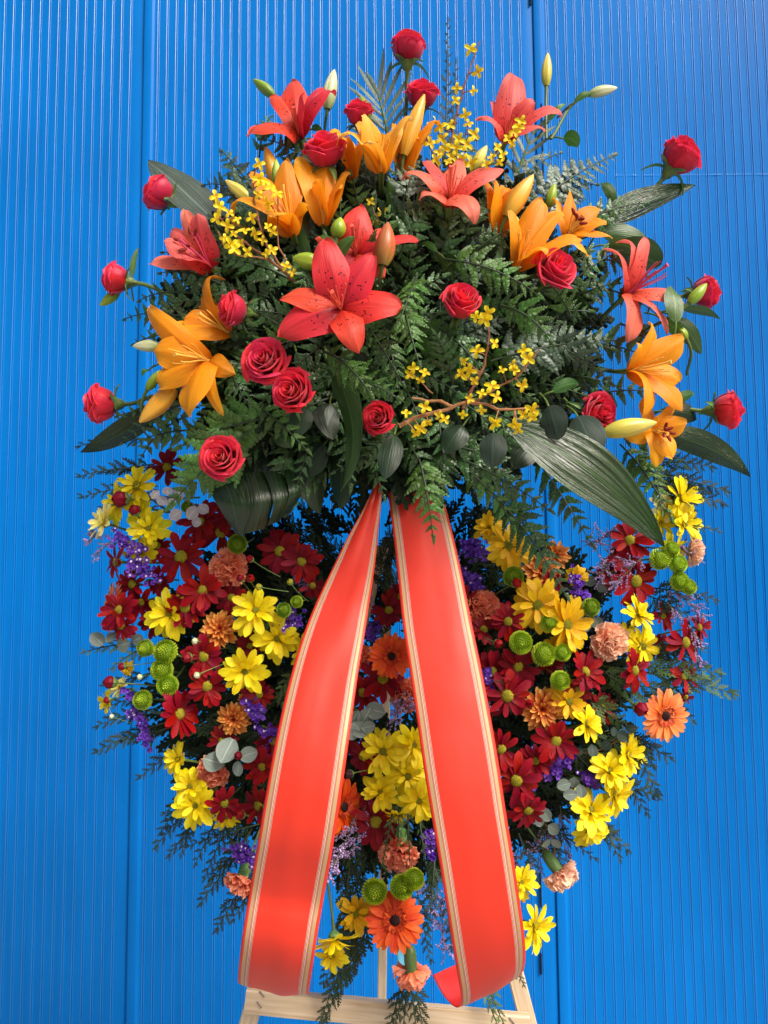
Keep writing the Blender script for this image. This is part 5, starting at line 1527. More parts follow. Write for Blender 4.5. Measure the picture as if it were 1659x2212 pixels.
for q in range(84):
    a = q * 2.39996
    r = math.sqrt((q + 0.5) / 84)
    cx = 835 + 450 * r * math.cos(a); cy = 700 - 330 * r * math.sin(a)
    da = math.atan2((cy - 730) , (cx - 835)) + rnd.uniform(-0.5, 0.5)
    L = rnd.uniform(130, 190)
    x1 = cx + L * 0.55 * math.cos(da); y1 = cy + L * 0.55 * math.sin(da)
    x0 = cx - L * 0.45 * math.cos(da); y0 = cy - L * 0.45 * math.sin(da)
    Y = HY(cx, cy)
    fern(x0, y0, x1, y1, rnd.uniform(56, 80), Y + 0.075, Y + 0.035, rnd.choice(('fern', 'fern', 'fern', 'fern_fresh', 'fern_painted_glare' if x1 > 1000 or cy < 500 else 'fern')), roll=rnd.uniform(-0.45, 0.45), bend=(0, 6, 18))

# ================================================================== lower wreath
def LY(px, py): return -0.015 - 0.035 * max(0, 1 - (abs(math.hypot((px - 850) / 560, (py - 1480) / 480) - 0.62) / 0.4) ** 2)
def LD(px, py, j=0.25, t=1.0):
    return ((px - 850) / 620 * 0.55 + rnd.uniform(-j, j), -(py - 1480) / 560 * 0.25 + 0.12 + rnd.uniform(-j, j), t)
DS = [  # x, y, r, kind, direction or None, depth offset
 (297, 1050, 48, 'yellow', (-.25, .45, .8), 0), (258, 1088, 44, 'yellow', (-.5, .1, .8), .01), (228, 1130, 38, 'pale', (-.65, .3, .6), 0), (340, 1180, 32, 'maroon', (-.1, .2, .9), .02), (335, 1340, 34, 'maroon', (-.2, .1, .9), .02), (345, 1255, 30, 'maroon', (-.2, 0, .9), .02), (500, 1290, 34, 'maroon', (0, .1, .9), .03), (300, 1100, 30, 'yellow', (-.1, 0, .9), .01), (540, 1395, 30, 'maroon', (0, .1, .9), .03), (480, 1600, 30, 'maroon', (0, .1, .9), .03), (1430, 1330, 30, 'red', (.3, .1, .9), .02), (1320, 1240, 34, 'maroon', (.2, .1, .9), .03), (1420, 1400, 30, 'maroon', (.3, .1, .9), .03), (1300, 1530, 34, 'maroon', (.2, .1, .9), .03), (322, 1143, 40, 'yellow', (.1, .2, 1), 0), (305, 1192, 36, 'yellow', (.1, -.3, .9), .01),
 (368, 1325, 50, 'yellow', (-.15, .1, .9), 0), (553, 1320, 54, 'yellow', (.0, .25, 1), 0), (600, 1378, 50, 'yellow', (.0, -.1, 1), .015), (530, 1448, 50, 'yellow', (.1, -.1, 1), 0), (655, 1405, 36, 'yellow', (.2, 0, .9), .02),
 (236, 1514, 28, 'yellow', (-.6, -.1, .6), 0), (262, 1486, 24, 'pale', (-.4, .5, .5), .01), (275, 1443, 16, 'gold', (0, 0, 1), .01), (388, 1640, 38, 'yellow', (-.5, .3, .7), 0), (412, 1700, 42, 'yellow', (-.2, .5, .7), 0), (425, 1738, 46, 'yellow', (-.1, .1, .9), -.01), (490, 1762, 30, 'yellow', (.2, -.3, .8), .02),
 (828, 1622, 50, 'yellow', (-.05, .15, 1), -.01), (892, 1608, 46, 'yellow', (.3, .1, .8), 0), (880, 1675, 48, 'yellow', (.1, .1, 1), .01), (905, 1730, 46, 'yellow', (.1, .1, 1), -.005), (822, 1712, 42, 'yellow', (-.15, .45, .8), .01), (858, 1757, 26, 'yellow', (0, -.7, .4), .0),
 (1098, 1180, 48, 'gold', (.0, .0, 1), 0), (1058, 1142, 32, 'gold', (-.3, .4, .7), .015), (1160, 1306, 54, 'gold', (.05, .1, 1), 0), (1222, 1350, 54, 'gold', (.3, .1, .9), -.005), (1210, 1395, 34, 'gold', (.1, -.4, .8), .02), (1228, 1515, 42, 'gold', (.1, .0, 1), 0), (1265, 1565, 42, 'yellow', (.5, .3, .6), -.005),
 (1378, 1330, 42, 'yellow', (.4, .5, .6), 0), (1385, 1395, 44, 'yellow', (.4, -.1, .8), .01), (1350, 1375, 32, 'yellow', (0, .2, .9), .01), (1468, 1080, 50, 'yellow', (.5, .35, .75), .01), (1474, 1132, 46, 'yellow', (.5, .1, .8), .01), (1452, 1182, 38, 'yellow', (.4, -.3, .8), .01), (1440, 1100, 36, 'pale', (.1, .3, .9), .02), (1425, 1130, 30, 'yellow', (.4, .1, .7), .02),
 (1352, 1630, 46, 'yellow', (.55, .2, .7), .005), (1315, 1665, 44, 'yellow', (.2, .5, .7), -.005), (1325, 1715, 44, 'yellow', (.5, -.1, .7), -.01), (1275, 1752, 52, 'yellow', (.1, .55, .7), -.015), (1272, 1795, 38, 'yellow', (.2, -.1, .8), .0),
 (722, 2022, 48, 'yellow', (.1, -.75, .35), -.03), (716, 2062, 36, 'yellow', (-.1, -.2, .8), .0), (768, 1972, 42, 'gold', (.1, .1, .9), .01), (1152, 2000, 50, 'yellow', (.6, .0, .7), .0), (1125, 1905, 32, 'yellow', (.3, .2, .8), .0), (1120, 1930, 24, 'gold', (.2, -.3, .8), .01),
 (1090, 1200, 26, 'gold', (0, -.3, .8), .02), (1245, 1245, 24, 'gold', (0, 0, 1), .03),
 (362, 1010, 38, 'maroon', (-.1, .2, .9), .02), (435, 1128, 44, 'maroon', (-.1, .2, 1), .01), (478, 1150, 48, 'maroon', (.1, .1, 1), .02), (490, 1112, 40, 'maroon', (.1, .3, .9), .02), (392, 1203, 50, 'red', (-.05, .15, 1), 0), (254, 1214, 42, 'red', (-.7, .1, .6), 0), (288, 1262, 40, 'red', (-.4, .1, .8), .005), (308, 1300, 40, 'red', (-.4, -.1, .8), .01),
 (438, 1275, 46, 'red', (.15, .15, 1), -.005), (402, 1312, 46, 'red', (-.1, .1, 1), -.01), (258, 1318, 38, 'red', (-.2, .2, .9), -.015), (262, 1350, 34, 'red', (-.1, -.3, .9), -.01), (440, 1418, 44, 'red', (.0, .1, 1), 0), (447, 1482, 46, 'red', (.3, .0, .9), 0), (385, 1542, 46, 'red', (.65, .15, .6), -.005), (605, 1190, 42, 'maroon', (0, 0, 1), .02), (652, 1212, 40, 'maroon', (.1, -.1, 1), .02),
 (675, 1265, 28, 'maroon', (.3, 0, .9), .02), (828, 1465, 46, 'red', (0, .1, 1), -.005), (785, 1495, 38, 'red', (-.2, -.1, .9), .01), (785, 1632, 36, 'maroon', (-.4, .0, .9), .01), (812, 1775, 48, 'maroon', (0, .2, .9), .015), (485, 1735, 34, 'red', (.2, .0, .9), -.02), (560, 1740, 44, 'red', (-.5, .2, .8), 0), (565, 1655, 34, 'red', (.3, .0, .9), .01),
 (1097, 1342, 36, 'red', (.05, .1, 1), 0), (1045, 1360, 34, 'maroon', (0, .4, .8), .02), (1095, 1503, 54, 'red', (.0, .05, 1), -.01), (1062, 1450, 42, 'red', (0, .1, 1), .01), (1118, 1440, 42, 'red', (.1, .1, 1), .01), (1360, 1168, 46, 'red', (-.1, .2, .9), .005), (1372, 1255, 50, 'red', (.3, .0, .9), .0), (1352, 1205, 36, 'red', (.1, .3, .9), .015),
 (1262, 1452, 44, 'red', (.3, .3, .8), .0), (1248, 1488, 38, 'maroon', (.1, -.2, .9), .0), (1368, 1448, 42, 'red', (.5, .1, .8), .0), (1478, 1388, 46, 'red', (.4, .2, .8), .0), (1508, 1355, 34, 'red', (.5, .2, .7), .01), (1476, 1462, 32, 'red', (.3, .3, .7), .01), (1480, 1505, 24, 'maroon', (.3, -.3, .8), .015),
 (1082, 1618, 42, 'red', (.1, .1, 1), .0), (1200, 1600, 48, 'red', (.1, .15, 1), -.005), (1115, 1685, 50, 'red', (.0, .0, 1), -.005), (1140, 1748, 44, 'red', (.2, -.35, .8), .0), (1155, 1645, 34, 'red', (.1, .5, .8), .01), (840, 1318, 36, 'maroon', (0, .2, .9), .03), (865, 1290, 30, 'maroon', (0, .2, .9), .04), (1190, 1260, 30, 'maroon', (0, 0, 1), .03),
 (590, 1600, 34, 'maroon', (.2, .1, .9), .02), (1005, 1300, 32, 'maroon', (.1, .1, .9), .03), (560, 1500, 34, 'maroon', (0, .1, .9), .03), (690, 1560, 34, 'maroon', (0, .1, .9), .03), (1190, 1430, 30, 'maroon', (0, .1, .9), .04),
]
for (x, y, r, kd, d, dy) in DS:
    daisy(x, y, r, LY(x, y) + dy - 0.02, d, kd, cup=None if abs(d[2]) > .75 else 0.35, cat='daisy')
gerbera(845, 1417, 50, -0.055, (.1, .1, 1), 'gerbera_orange', 'deep orange gerbera between the ribbons near their tops', 'the upper middle gerbera')
gerbera(1434, 1545, 58, -0.045, (.28, .05, 1), 'gerbera_peach', 'peach orange gerbera at the right edge of the wreath', 'the peach gerbera')
gerbera(853, 1990, 66, -0.06, (.05, .55, .75), 'gerbera_orange', 'deep orange gerbera at the bottom above a hanging carnation', 'the lowest gerbera')
gerbera(738, 1742, 60, -0.05, (.75, .1, .6), 'gerbera_orange', 'orange gerbera peeping out right of the left ribbon', 'the gerbera by the left ribbon')
gerbera(248, 1312, 56, -0.02, (-.75, .1, .5), 'gerbera_peach', 'salmon orange gerbera at the far left partly behind red daisies', 'the far left gerbera')
bronze(475, 1360, 46, -0.05, (.1, .35, .9), 'bronze orange chrysanthemum left of the bright yellow daisies', 'the left bronze flower')
bronze(506, 1552, 40, -0.045, (-.05, -.1, 1), 'small bronze chrysanthemum beside purple statice at left', 'the small bronze flower')
bronze(1170, 1531, 52, -0.06, (-.05, .05, 1), 'largest bronze chrysanthemum with dark centre, right of the ribbons', 'the largest bronze flower')
bronze(535, 1512, 24, -0.03, (0, .3, .9), 'tiny orange bronze flower just above the small bronze chrysanthemum', 'the tiny bronze flower')
bronze(1170, 1235, 44, -0.01, (0, .1, .9), 'orange bronze flower glimpsed behind the hanging fern', 'the bronze flower behind the fern')
bronze(1200, 1200, 34, 0.0, (.1, .1, .9), 'second orange bronze flower behind the hanging fern, higher up', 'the higher bronze flower')
carnation(495, 1226, 45, -0.045, (.0, .1, 1), 'carnation_salmon', 'salmon carnation among red daisies at upper left', 'the upper left carnation')
carnation(1313, 1385, 46, -0.05, (.1, .1, 1), 'carnation_pale', 'pale salmon carnation beside yellow daisies at right', 'the pale right carnation')
carnation(1208, 1885, 42, -0.03, (.45, -.6, .45), 'carnation_pale', 'pale carnation hanging down right of the ribbons', 'the hanging right carnation')
carnation(522, 1898, 40, -0.03, (-.25, -.7, .5), 'carnation_salmon', 'salmon carnation hanging left of the left ribbon', 'the hanging left carnation')
carnation(862, 1838, 46, -0.05, (-.1, -.45, .8), 'carnation_salmon', 'salmon carnation between the ribbons under the yellow daisies', 'the carnation between the ribbons')
carnation(888, 2098, 42, -0.05, (.05, -.95, .18), 'carnation_salmon', 'lowest salmon carnation hanging upside down above the crossbar', 'the lowest carnation')
carnation(462, 1665, 38, -0.045, (-.2, -.2, .9), 'carnation_salmon', 'salmon carnation under grey eucalyptus leaves at lower left', 'the lower left carnation')
carnation(1040, 1312, 42, -0.02, (.1, .1, .9), 'carnation_salmon', 'shaded salmon carnation right of the right ribbon', 'the shaded right carnation')
carnation(878, 1500, 40, -0.03, (.1, -.1, .9), 'carnation_salmon', 'salmon carnation partly hidden by the right ribbon edge', 'the half hidden carnation')
carnation(1492, 1192, 34, -0.02, (.9, -.1, .3), 'carnation_pale', 'small pale carnation at the right edge of the wreath', 'the small right edge carnation')
carnation(775, 1415, 30, -0.03, (-.2, 0, .9), 'carnation_salmon', 'sliver of a salmon carnation behind the left ribbon', 'the sliver of carnation')
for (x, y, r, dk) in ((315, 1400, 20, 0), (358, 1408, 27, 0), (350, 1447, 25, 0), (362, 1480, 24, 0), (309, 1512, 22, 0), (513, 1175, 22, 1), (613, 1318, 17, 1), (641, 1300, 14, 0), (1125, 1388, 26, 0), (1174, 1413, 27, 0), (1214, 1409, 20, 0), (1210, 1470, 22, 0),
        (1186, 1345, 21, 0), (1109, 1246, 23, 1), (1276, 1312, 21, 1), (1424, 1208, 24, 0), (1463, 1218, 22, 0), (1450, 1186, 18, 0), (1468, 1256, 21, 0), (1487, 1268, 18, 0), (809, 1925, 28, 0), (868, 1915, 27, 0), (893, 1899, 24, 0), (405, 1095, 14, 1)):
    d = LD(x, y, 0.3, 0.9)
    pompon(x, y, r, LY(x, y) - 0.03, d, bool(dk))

# ================================================================== purple statice, misty limonium, eucalyptus, small buds
def statice(x0, y0, x1, y1, wd, Y, n=34, label=None):
    A = P(x0, y0, Y); k = mpp(x0, y0, Y)
    B = P(x1, y1, Y)
    t = obj('statice_sprig', None, None, Matrix.Translation(A))
    fm = MB(); wm = MB(); gm = MB()
    L = (B - A)
    for q in range(n):
        f = rnd.random()
        off = Vector((rnd.gauss(0, 1), rnd.gauss(0, 0.6), rnd.gauss(0, 1))) * wd * k * 0.42
        p = L * f + off
        z = (TW * 0.9 + Vector((rnd.uniform(-.9, .9), 0, rnd.uniform(-.5, 1)))).normalized()
        M = basis(z, rnd.uniform(0, 6)).to_3x3()
        s = 6.6 * k * rnd.uniform(0.75, 1.25)
        ring = []
        for i in range(11):
            a = 2 * PI * i / 10
            rr = 1.0 if i % 2 == 0 else 0.72
            ring.append((a, rr * rnd.uniform(0.85, 1.15)))
        ring[10] = (2 * PI, ring[0][1])
        rows = [[p + M @ Vector((0.12 * math.cos(a), 0.12 * math.sin(a), -0.9)) * s for a, r_ in ring],
                [p + M @ Vector((0.45 * math.cos(a), 0.45 * math.sin(a), -0.15)) * s for a, r_ in ring],
                [p + M @ Vector((r_ * math.cos(a), r_ * math.sin(a), 0.12 * math.sin(5 * a))) * s for a, r_ in ring]]
        fm.grid(rows, 11, 3)
        if rnd.random() < 0.16:
            b = len(wm.v)
            for a in range(5): wm.v.append(tuple(p + M @ Vector((0.42 * math.cos(a * 1.2566), 0.42 * math.sin(a * 1.2566), 0.15)) * s))
            wm.f.append(tuple(range(b, b + 5))); wm.uv.extend([(0, 0)] * 5); wm.mi.append(0)
        if q % 2 == 0:
            gm.tube([p - M @ Vector((0, 0, 0.8)) * s, p * 0.6 + L * f * 0.4 + Vector((0, 0.012, 0)), L * f + Vector((0, 0.03, 0))], [0.0010, 0.0010, 0.0014], 4)
    obj('florets', fm.mesh('florets', 'statice'), t)['kind'] = 'stuff'
    if wm.f: obj('white_florets', wm.mesh('white', 'statice_white'), t)['kind'] = 'stuff'
    gm.tube([Vector((0, 0.03, 0)), L * 0.5 + Vector((0, 0.03, 0)), L + Vector((0, 0.035, 0))], 0.0016, 5)
    obj('stems', gm.mesh('stems', 'stem'), t)['kind'] = 'stuff'
    tag(t, label, 'statice', 'purple statice sprigs', ((x0 + x1) / 2, (y0 + y1) / 2), desc='violet statice sprig')
for a in ((248, 1150, 285, 1185, 24, -.05, 46), (292, 1222, 325, 1245, 26, -.055, 50), (595, 1360, 645, 1330, 24, -.06, 54), (530, 1520, 560, 1545, 24, -.06, 36), (560, 1575, 600, 1590, 18, -.06, 30), (570, 1605, 598, 1650, 20, -.05, 34),
          (272, 1490, 290, 1520, 12, -.045, 20), (282, 1530, 310, 1565, 14, -.045, 30), (308, 1570, 318, 1610, 14, -.04, 30), (510, 1840, 545, 1855, 24, -.05, 50), (1240, 1245, 1262, 1310, 24, -.05, 60), (1098, 1188, 1122, 1182, 16, -.06, 22),
          (1000, 1180, 1045, 1200, 26, -.02, 50), (1010, 1240, 1035, 1275, 24, -.02, 40), (1045, 1450, 1058, 1475, 18, -.06, 24), (1185, 1672, 1225, 1640, 24, -.055, 62), (1262, 1672, 1290, 1690, 20, -.055, 36), (800, 1350, 805, 1380, 22, -.02, 30), (590, 1210, 592, 1228, 8, -.03, 10),
          (925, 1800, 935, 1850, 22, 0.0, 40), (300, 1175, 300, 1190, 8, -.05, 10), (1150, 1690, 1155, 1700, 7, -.05, 8)):
    statice(*a[:6], n=a[6])

def misty(x0, y0, x1, y1, spread, Y, n=26, desc='wispy mauve limonium sprig', cat='limonium'):
    A = P(x0, y0, Y); k = mpp(x0, y0, Y); B = P(x1, y1, Y - 0.01)
    t = obj('limonium_sprig', None, None, Matrix.Translation(A))
    sm = MB(); fm = MB()
    L = B - A
    sm.tube([Vector((0, 0, 0)), L * .5, L], [0.001, 0.0008, 0.0004], 4)
    ax = L.normalized()
    for q in range(n):
        f = 0.12 + 0.88 * q / n
        d = (ax * rnd.uniform(0.3, 1) + RX * rnd.uniform(-1, 1) + UP * rnd.uniform(-.9, .9) + TW * rnd.uniform(-.4, .6)).normalized()
        l = spread * k * rnd.uniform(0.4, 1.1)
        b = L * f
        e = b + d * l
        m = b.lerp(e, 0.5) + UP * rnd.uniform(-.15, .15) * l
        sm.tube([b, m, e], [0.0006, 0.0005, 0.0004], 3, cap=False)
        for w in range(8):
            g = 0.35 + 0.65 * w / 7
            p = (b.lerp(m, g * 2) if g < .5 else m.lerp(e, g * 2 - 1)) + Vector((rnd.uniform(-1, 1), rnd.uniform(-1, 1), rnd.uniform(-1, 1))) * 0.0016
            s = 0.0016 * rnd.uniform(0.6, 1.3)
            bb = len(fm.v)
            for v in ((1, 0, 0), (0, 1, 0), (-1, 0, 0), (0, -1, 0), (0, 0, 1), (0, 0, -1)): fm.v.append(tuple(p + Vector(v) * s))
            for c in ((0, 1, 4), (1, 2, 4), (2, 3, 4), (3, 0, 4), (1, 0, 5), (2, 1, 5), (3, 2, 5), (0, 3, 5)):
                fm.f.append(tuple(bb + i for i in c)); fm.uv.extend([(0, 0)] * 3); fm.mi.append(0)
    obj('twigs', sm.mesh('twigs', 'twig_fine'), t)['kind'] = 'stuff'
    obj('tiny_flowers', fm.mesh('dots', 'limonium', False), t)['kind'] = 'stuff'
    tag(t, None, cat, 'mauve limonium sprigs', ((x0 + x1) / 2, (y0 + y1) / 2), desc=desc)
for a in ((770, 1760, 715, 1890, 34, -.06, 34), (790, 1740, 760, 1840, 30, -.05, 26), (745, 1830, 700, 1900, 24, -.19, 20), (880, 1490, 850, 1560, 30, -.05, 26), (860, 1540, 900, 1520, 22, -.05, 16), (1330, 1180, 1300, 1240, 44, -.02, 40), (1390, 1200, 1330, 1260, 36, -.04, 30), (1440, 1260, 1520, 1330, 30, -.03, 26),
          (1440, 1300, 1515, 1385, 28, -.03, 20), (1260, 1180, 1330, 1150, 40, 0, 34), (940, 1900, 965, 2060, 34, 0, 36), (900, 1880, 950, 2000, 30, .01, 26), (1180, 1770, 1160, 1870, 40, .0, 34), (1210, 1740, 1220, 1840, 30, .01, 26), (215, 1150, 190, 1170, 20, -.02, 14), (240, 1260, 245, 1300, 20, .0, 14),
          (250, 1160, 205, 1200, 22, -.02, 14), (330, 1050, 320, 1100, 24, .0, 18), (690, 1280, 640, 1250, 30, .02, 20), (800, 1310, 780, 1270, 24, .02, 16), (1040, 1515, 1065, 1530, 14, -.06, 10), (1450, 1170, 1500, 1200, 26, -.02, 18), (1120, 1830, 1105, 1900, 30, .01, 22), (1500, 1400, 1520, 1440, 16, -.03, 10)):
    misty(*a[:6], n=a[6])

def euc(twig, leaves, Y, mat, label, land=None):
    A = P(twig[0][0], twig[0][1], Y)
    k = mpp(twig[0][0], twig[0][1], Y)
    t = obj('eucalyptus_sprig', None, None, Matrix.Translation(A))
    mb = MB()
    mb.tube(catmull([P(x, y, Y + 0.002) - A for x, y in twig], 12), 0.0010, 5)
    obj('twig', mb.mesh('twig', 'twig'), t)
    for (x, y, r) in leaves:
        z = D(rnd.uniform(-.5, .5), rnd.uniform(-.3, .7), 0.9)
        a = rnd.uniform(0, 6)
        def lf(v):
            m = MB()
            rows = []
            for j in range(9):
                q = j / 8
                w = max(0.05, math.sin(PI * min(0.985, 0.03 + 0.96 * q)) ** 0.6) * 0.86
                rows.append([(2 * q - 1, w * s, 0.12 * s * s + 0.10 * math.sin(q * 3 + v)) for s in (-1, -.5, 0, .5, 1)])
            m.grid(rows, 5, 9)
            return m.mesh('leaf', mat)
        obj('leaf', cached(('euc', mat, int(a) % 3), lambda: lf(int(a) % 3)), t, Matrix.Translation(P(x, y, Y - 0.004 - 0.004 * rnd.random()) - A) @ basis(z, a) @ Matrix.Scale(r * k, 4))
    tag(t, label, 'eucalyptus', 'eucalyptus sprigs', leaves[0][:2], land=land)
euc([(450, 1110), (400, 1080), (330, 1070)], [(335, 1068, 11), (362, 1062, 13), (370, 1088, 14), (380, 1112, 15), (350, 1082, 13), (415, 1108, 16), (440, 1100, 14), (388, 1066, 18), (425, 1128, 13)], -0.06, 'eucalyptus_pink', 'pinkish white eucalyptus leaves beside the yellow daisies at upper left', 'the pinkish eucalyptus')
euc([(320, 1390), (260, 1385), (205, 1380)], [(210, 1381, 18), (240, 1378, 14), (268, 1392, 20), (298, 1380, 16)], -0.03, 'eucalyptus', 'grey eucalyptus leaves poking out at the far left', 'the far left eucalyptus')
euc([(545, 1622), (505, 1632), (440, 1645)], [(462, 1645, 26), (490, 1622, 28), (536, 1630, 20), (515, 1660, 16)], -0.075, 'eucalyptus', 'large grey eucalyptus leaves over a salmon carnation', 'the large grey eucalyptus')
euc([(800, 1545), (785, 1565), (770, 1590)], [(765, 1550, 20), (790, 1548, 22), (775, 1575, 20), (760, 1585, 16), (810, 1535, 22), (795, 1570, 16)], -0.06, 'eucalyptus', 'grey eucalyptus rosette between the ribbons', 'the grey rosette')
euc([(1255, 1715), (1240, 1710), (1215, 1695)], [(1218, 1695, 15), (1240, 1690, 14), (1232, 1716, 15), (1255, 1708, 15)], -0.07, 'eucalyptus', 'round silvery eucalyptus leaves beside violet statice at lower right', 'the silvery eucalyptus')
euc([(1230, 1630), (1300, 1618), (1380, 1570)], [(1280, 1622, 14), (1310, 1610, 12), (1345, 1590, 15), (1250, 1625, 10), (1325, 1580, 10), (1365, 1575, 12)], -0.05, 'grey_leaf', 'dark reddish eucalyptus twig with small round leaves at right', 'the dark eucalyptus twig')
euc([(1150, 1745), (1190, 1800), (1200, 1850)], [(1178, 1760, 16), (1195, 1790, 15), (1165, 1775, 12), (1202, 1822, 12), (1180, 1820, 12)], -0.04, 'eucalyptus', 'thin grey eucalyptus twig hanging below red daisies at right', 'the hanging eucalyptus')
euc([(1290, 1330), (1270, 1300), (1255, 1270)], [(1262, 1350, 18), (1290, 1345, 16), (1250, 1240, 14), (1275, 1255, 14), (1300, 1268, 14)], -0.01, 'eucalyptus', 'dull eucalyptus leaves above the pale right carnation')

def small_bud(x, y, r, Y, mat, desc, d=None):
    t = root('flower_bud', P(x, y, Y), D(*(d or LD(x, y, .4, .6))), r * mpp(x, y, Y))
    def mk():
        mb = MB()
        rows = []
        for j in range(8):
            v = j / 7
            rr = math.sin(PI * (0.08 + 0.86 * v)) ** 0.8
            rows.append([(rr * (1 + 0.12 * math.cos(7 * a)) * math.cos(a), rr * (1 + 0.12 * math.cos(7 * a)) * math.sin(a), -0.8 + 2.1 * v) for a in [2 * PI * i / 21 for i in range(22)]])
        mb.grid(rows, 22, 8)
        return mb.mesh('bud', mat)
    obj('bud_petals', cached(('sb', mat), mk), t)
    obj('calyx', cached('sbc', lambda: calyx_mesh(1.0, 0.9)), t, Matrix.Translation((0, 0, -0.2)))
    obj('stem', cached('sbs', lambda: stem_mesh(9, 0.13, bend=2)), t, Matrix.Translation((0, 0, -1)))
    tag(t, None, 'bud', 'small flower buds', (x, y), desc=desc)
for (x, y, r, m_) in ((264, 1078, 17, 'daisy_maroon'), (292, 1104, 12, 'daisy_maroon'), (541, 1208, 8, 'daisy_maroon'), (520, 1250, 8, 'daisy_maroon'), (541, 1250, 9, 'daisy_maroon'), (560, 1268, 7, 'disc_yellow'), (627, 1258, 7, 'disc_green'), (1115, 1260, 11, 'daisy_maroon'), (265, 1440, 8, 'daisy_maroon'), (240, 1474, 13, 'daisy_maroon'),
                 (232, 1512, 7, 'daisy_maroon'), (405, 1420, 11, 'daisy_maroon'), (427, 1458, 7, 'bud_pale'), (422, 1385, 7, 'bud_pale'), (303, 1462, 6, 'bud_pale'), (1382, 1530, 15, 'daisy_red'), (1143, 1520, 9, 'daisy_maroon'), (755, 1672, 10, 'disc_dark'), (520, 1760, 11, 'daisy_maroon'), (835, 1848, 9, 'carnation_salmon'),
                 (1075, 1390, 10, 'daisy_maroon'), (1090, 1470, 8, 'daisy_maroon'), (515, 1632, 9, 'daisy_maroon'), (242, 1548, 5, 'bud_pale')):
    small_bud(x, y, r, LY(x, y) - 0.045, m_, {'daisy_maroon': 'dark maroon daisy bud', 'daisy_red': 'red daisy bud', 'bud_pale': 'tiny pale flower bud', 'disc_yellow': 'tiny yellow flower bud', 'disc_green': 'tiny green flower bud', 'disc_dark': 'tiny dark flower bud', 'carnation_salmon': 'tiny salmon flower bud'}[m_])

# ================================================================== conifer sprigs
CS = [ # base, tip, half width, light?
 (330, 1010, 168, 1030, 34, 0), (340, 1050, 172, 1075, 34, 0), (330, 1080, 215, 1100, 28, 0), (320, 950, 165, 965, 30, 0), (300, 1390, 178, 1410, 30, 1), (330, 1390, 240, 1445, 30, 1), (340, 1530, 205, 1570, 34, 0), (360, 1560, 205, 1625, 40, 0), (330, 1500, 228, 1530, 28, 0),
 (440, 1700, 335, 1830, 40, 0), (460, 1720, 362, 1850, 34, 0), (480, 1740, 420, 1870, 30, 0), (470, 1680, 350, 1760, 30, 0), (540, 1800, 430, 1955, 40, 0), (560, 1850, 465, 2010, 44, 0), (560, 1780, 400, 1830, 30, 0), (420, 1760, 390, 1850, 26, 0),
 (800, 1900, 690, 2212, 46, 0), (790, 1850, 700, 2130, 46, 0), (760, 1830, 735, 2060, 40, 0), (880, 2100, 850, 2225, 30, 0), (885, 2100, 900, 2225, 32, 0), (880, 2110, 870, 2225, 26, 0), (1040, 2120, 1075, 2215, 26, 1), (1100, 2060, 1133, 2130, 20, 0),
 (1240, 1750, 1360, 1840, 36, 0), (1300, 1680, 1425, 1725, 36, 0), (1350, 1560, 1420, 1720, 44, 0), (1380, 1450, 1588, 1500, 52, 1), (1350, 1440, 1560, 1455, 46, 1), (1380, 1420, 1520, 1400, 40, 0), (1250, 1500, 1360, 1580, 46, 1), (1290, 1440, 1400, 1540, 46, 1), (1360, 1020, 1572, 1062, 46, 0), (1380, 1050, 1565, 1090, 46, 0), (1400, 1000, 1540, 1010, 40, 0),
 (1420, 1130, 1560, 1150, 22, 1), (1400, 1270, 1550, 1297, 34, 0), (1380, 1280, 1500, 1340, 36, 0), (1380, 1340, 1460, 1300, 30, 0), (1300, 1770, 1340, 1860, 26, 0), (1180, 1780, 1290, 1860, 30, 0), (1380, 1600, 1415, 1660, 24, 0), (1400, 1480, 1500, 1560, 34, 0),
 (850, 1740, 825, 1870, 20, 1), (880, 1740, 885, 1860, 20, 1), (862, 1745, 860, 1820, 18, 1), (905, 1760, 920, 1870, 16, 1), (600, 1470, 640, 1560, 30, 1), (640, 1440, 600, 1500, 30, 1), (750, 1490, 780, 1560, 16, 1), (690, 1500, 660, 1600, 34, 0),
]
for (x0, y0, x1, y1, hw, lt) in CS:
    Y0, Y1 = 0.0, -0.03
    if (x0, y0) in ((850, 1740), (880, 1740), (862, 1745), (905, 1760)): Y0, Y1 = -0.07, -0.10
    if (x0, y0) in ((1350, 1560), (1250, 1500), (1290, 1440)): Y0, Y1 = -0.02, -0.05
    conifer(x0, y0, x1, y1, hw, Y0, Y1, 'conifer_light' if lt else 'conifer', bend=(0, 6 if abs(x1 - x0) > abs(y1 - y0) else 0, 10), desc='yellow green conifer sprig' if lt else 'dark conifer sprig')
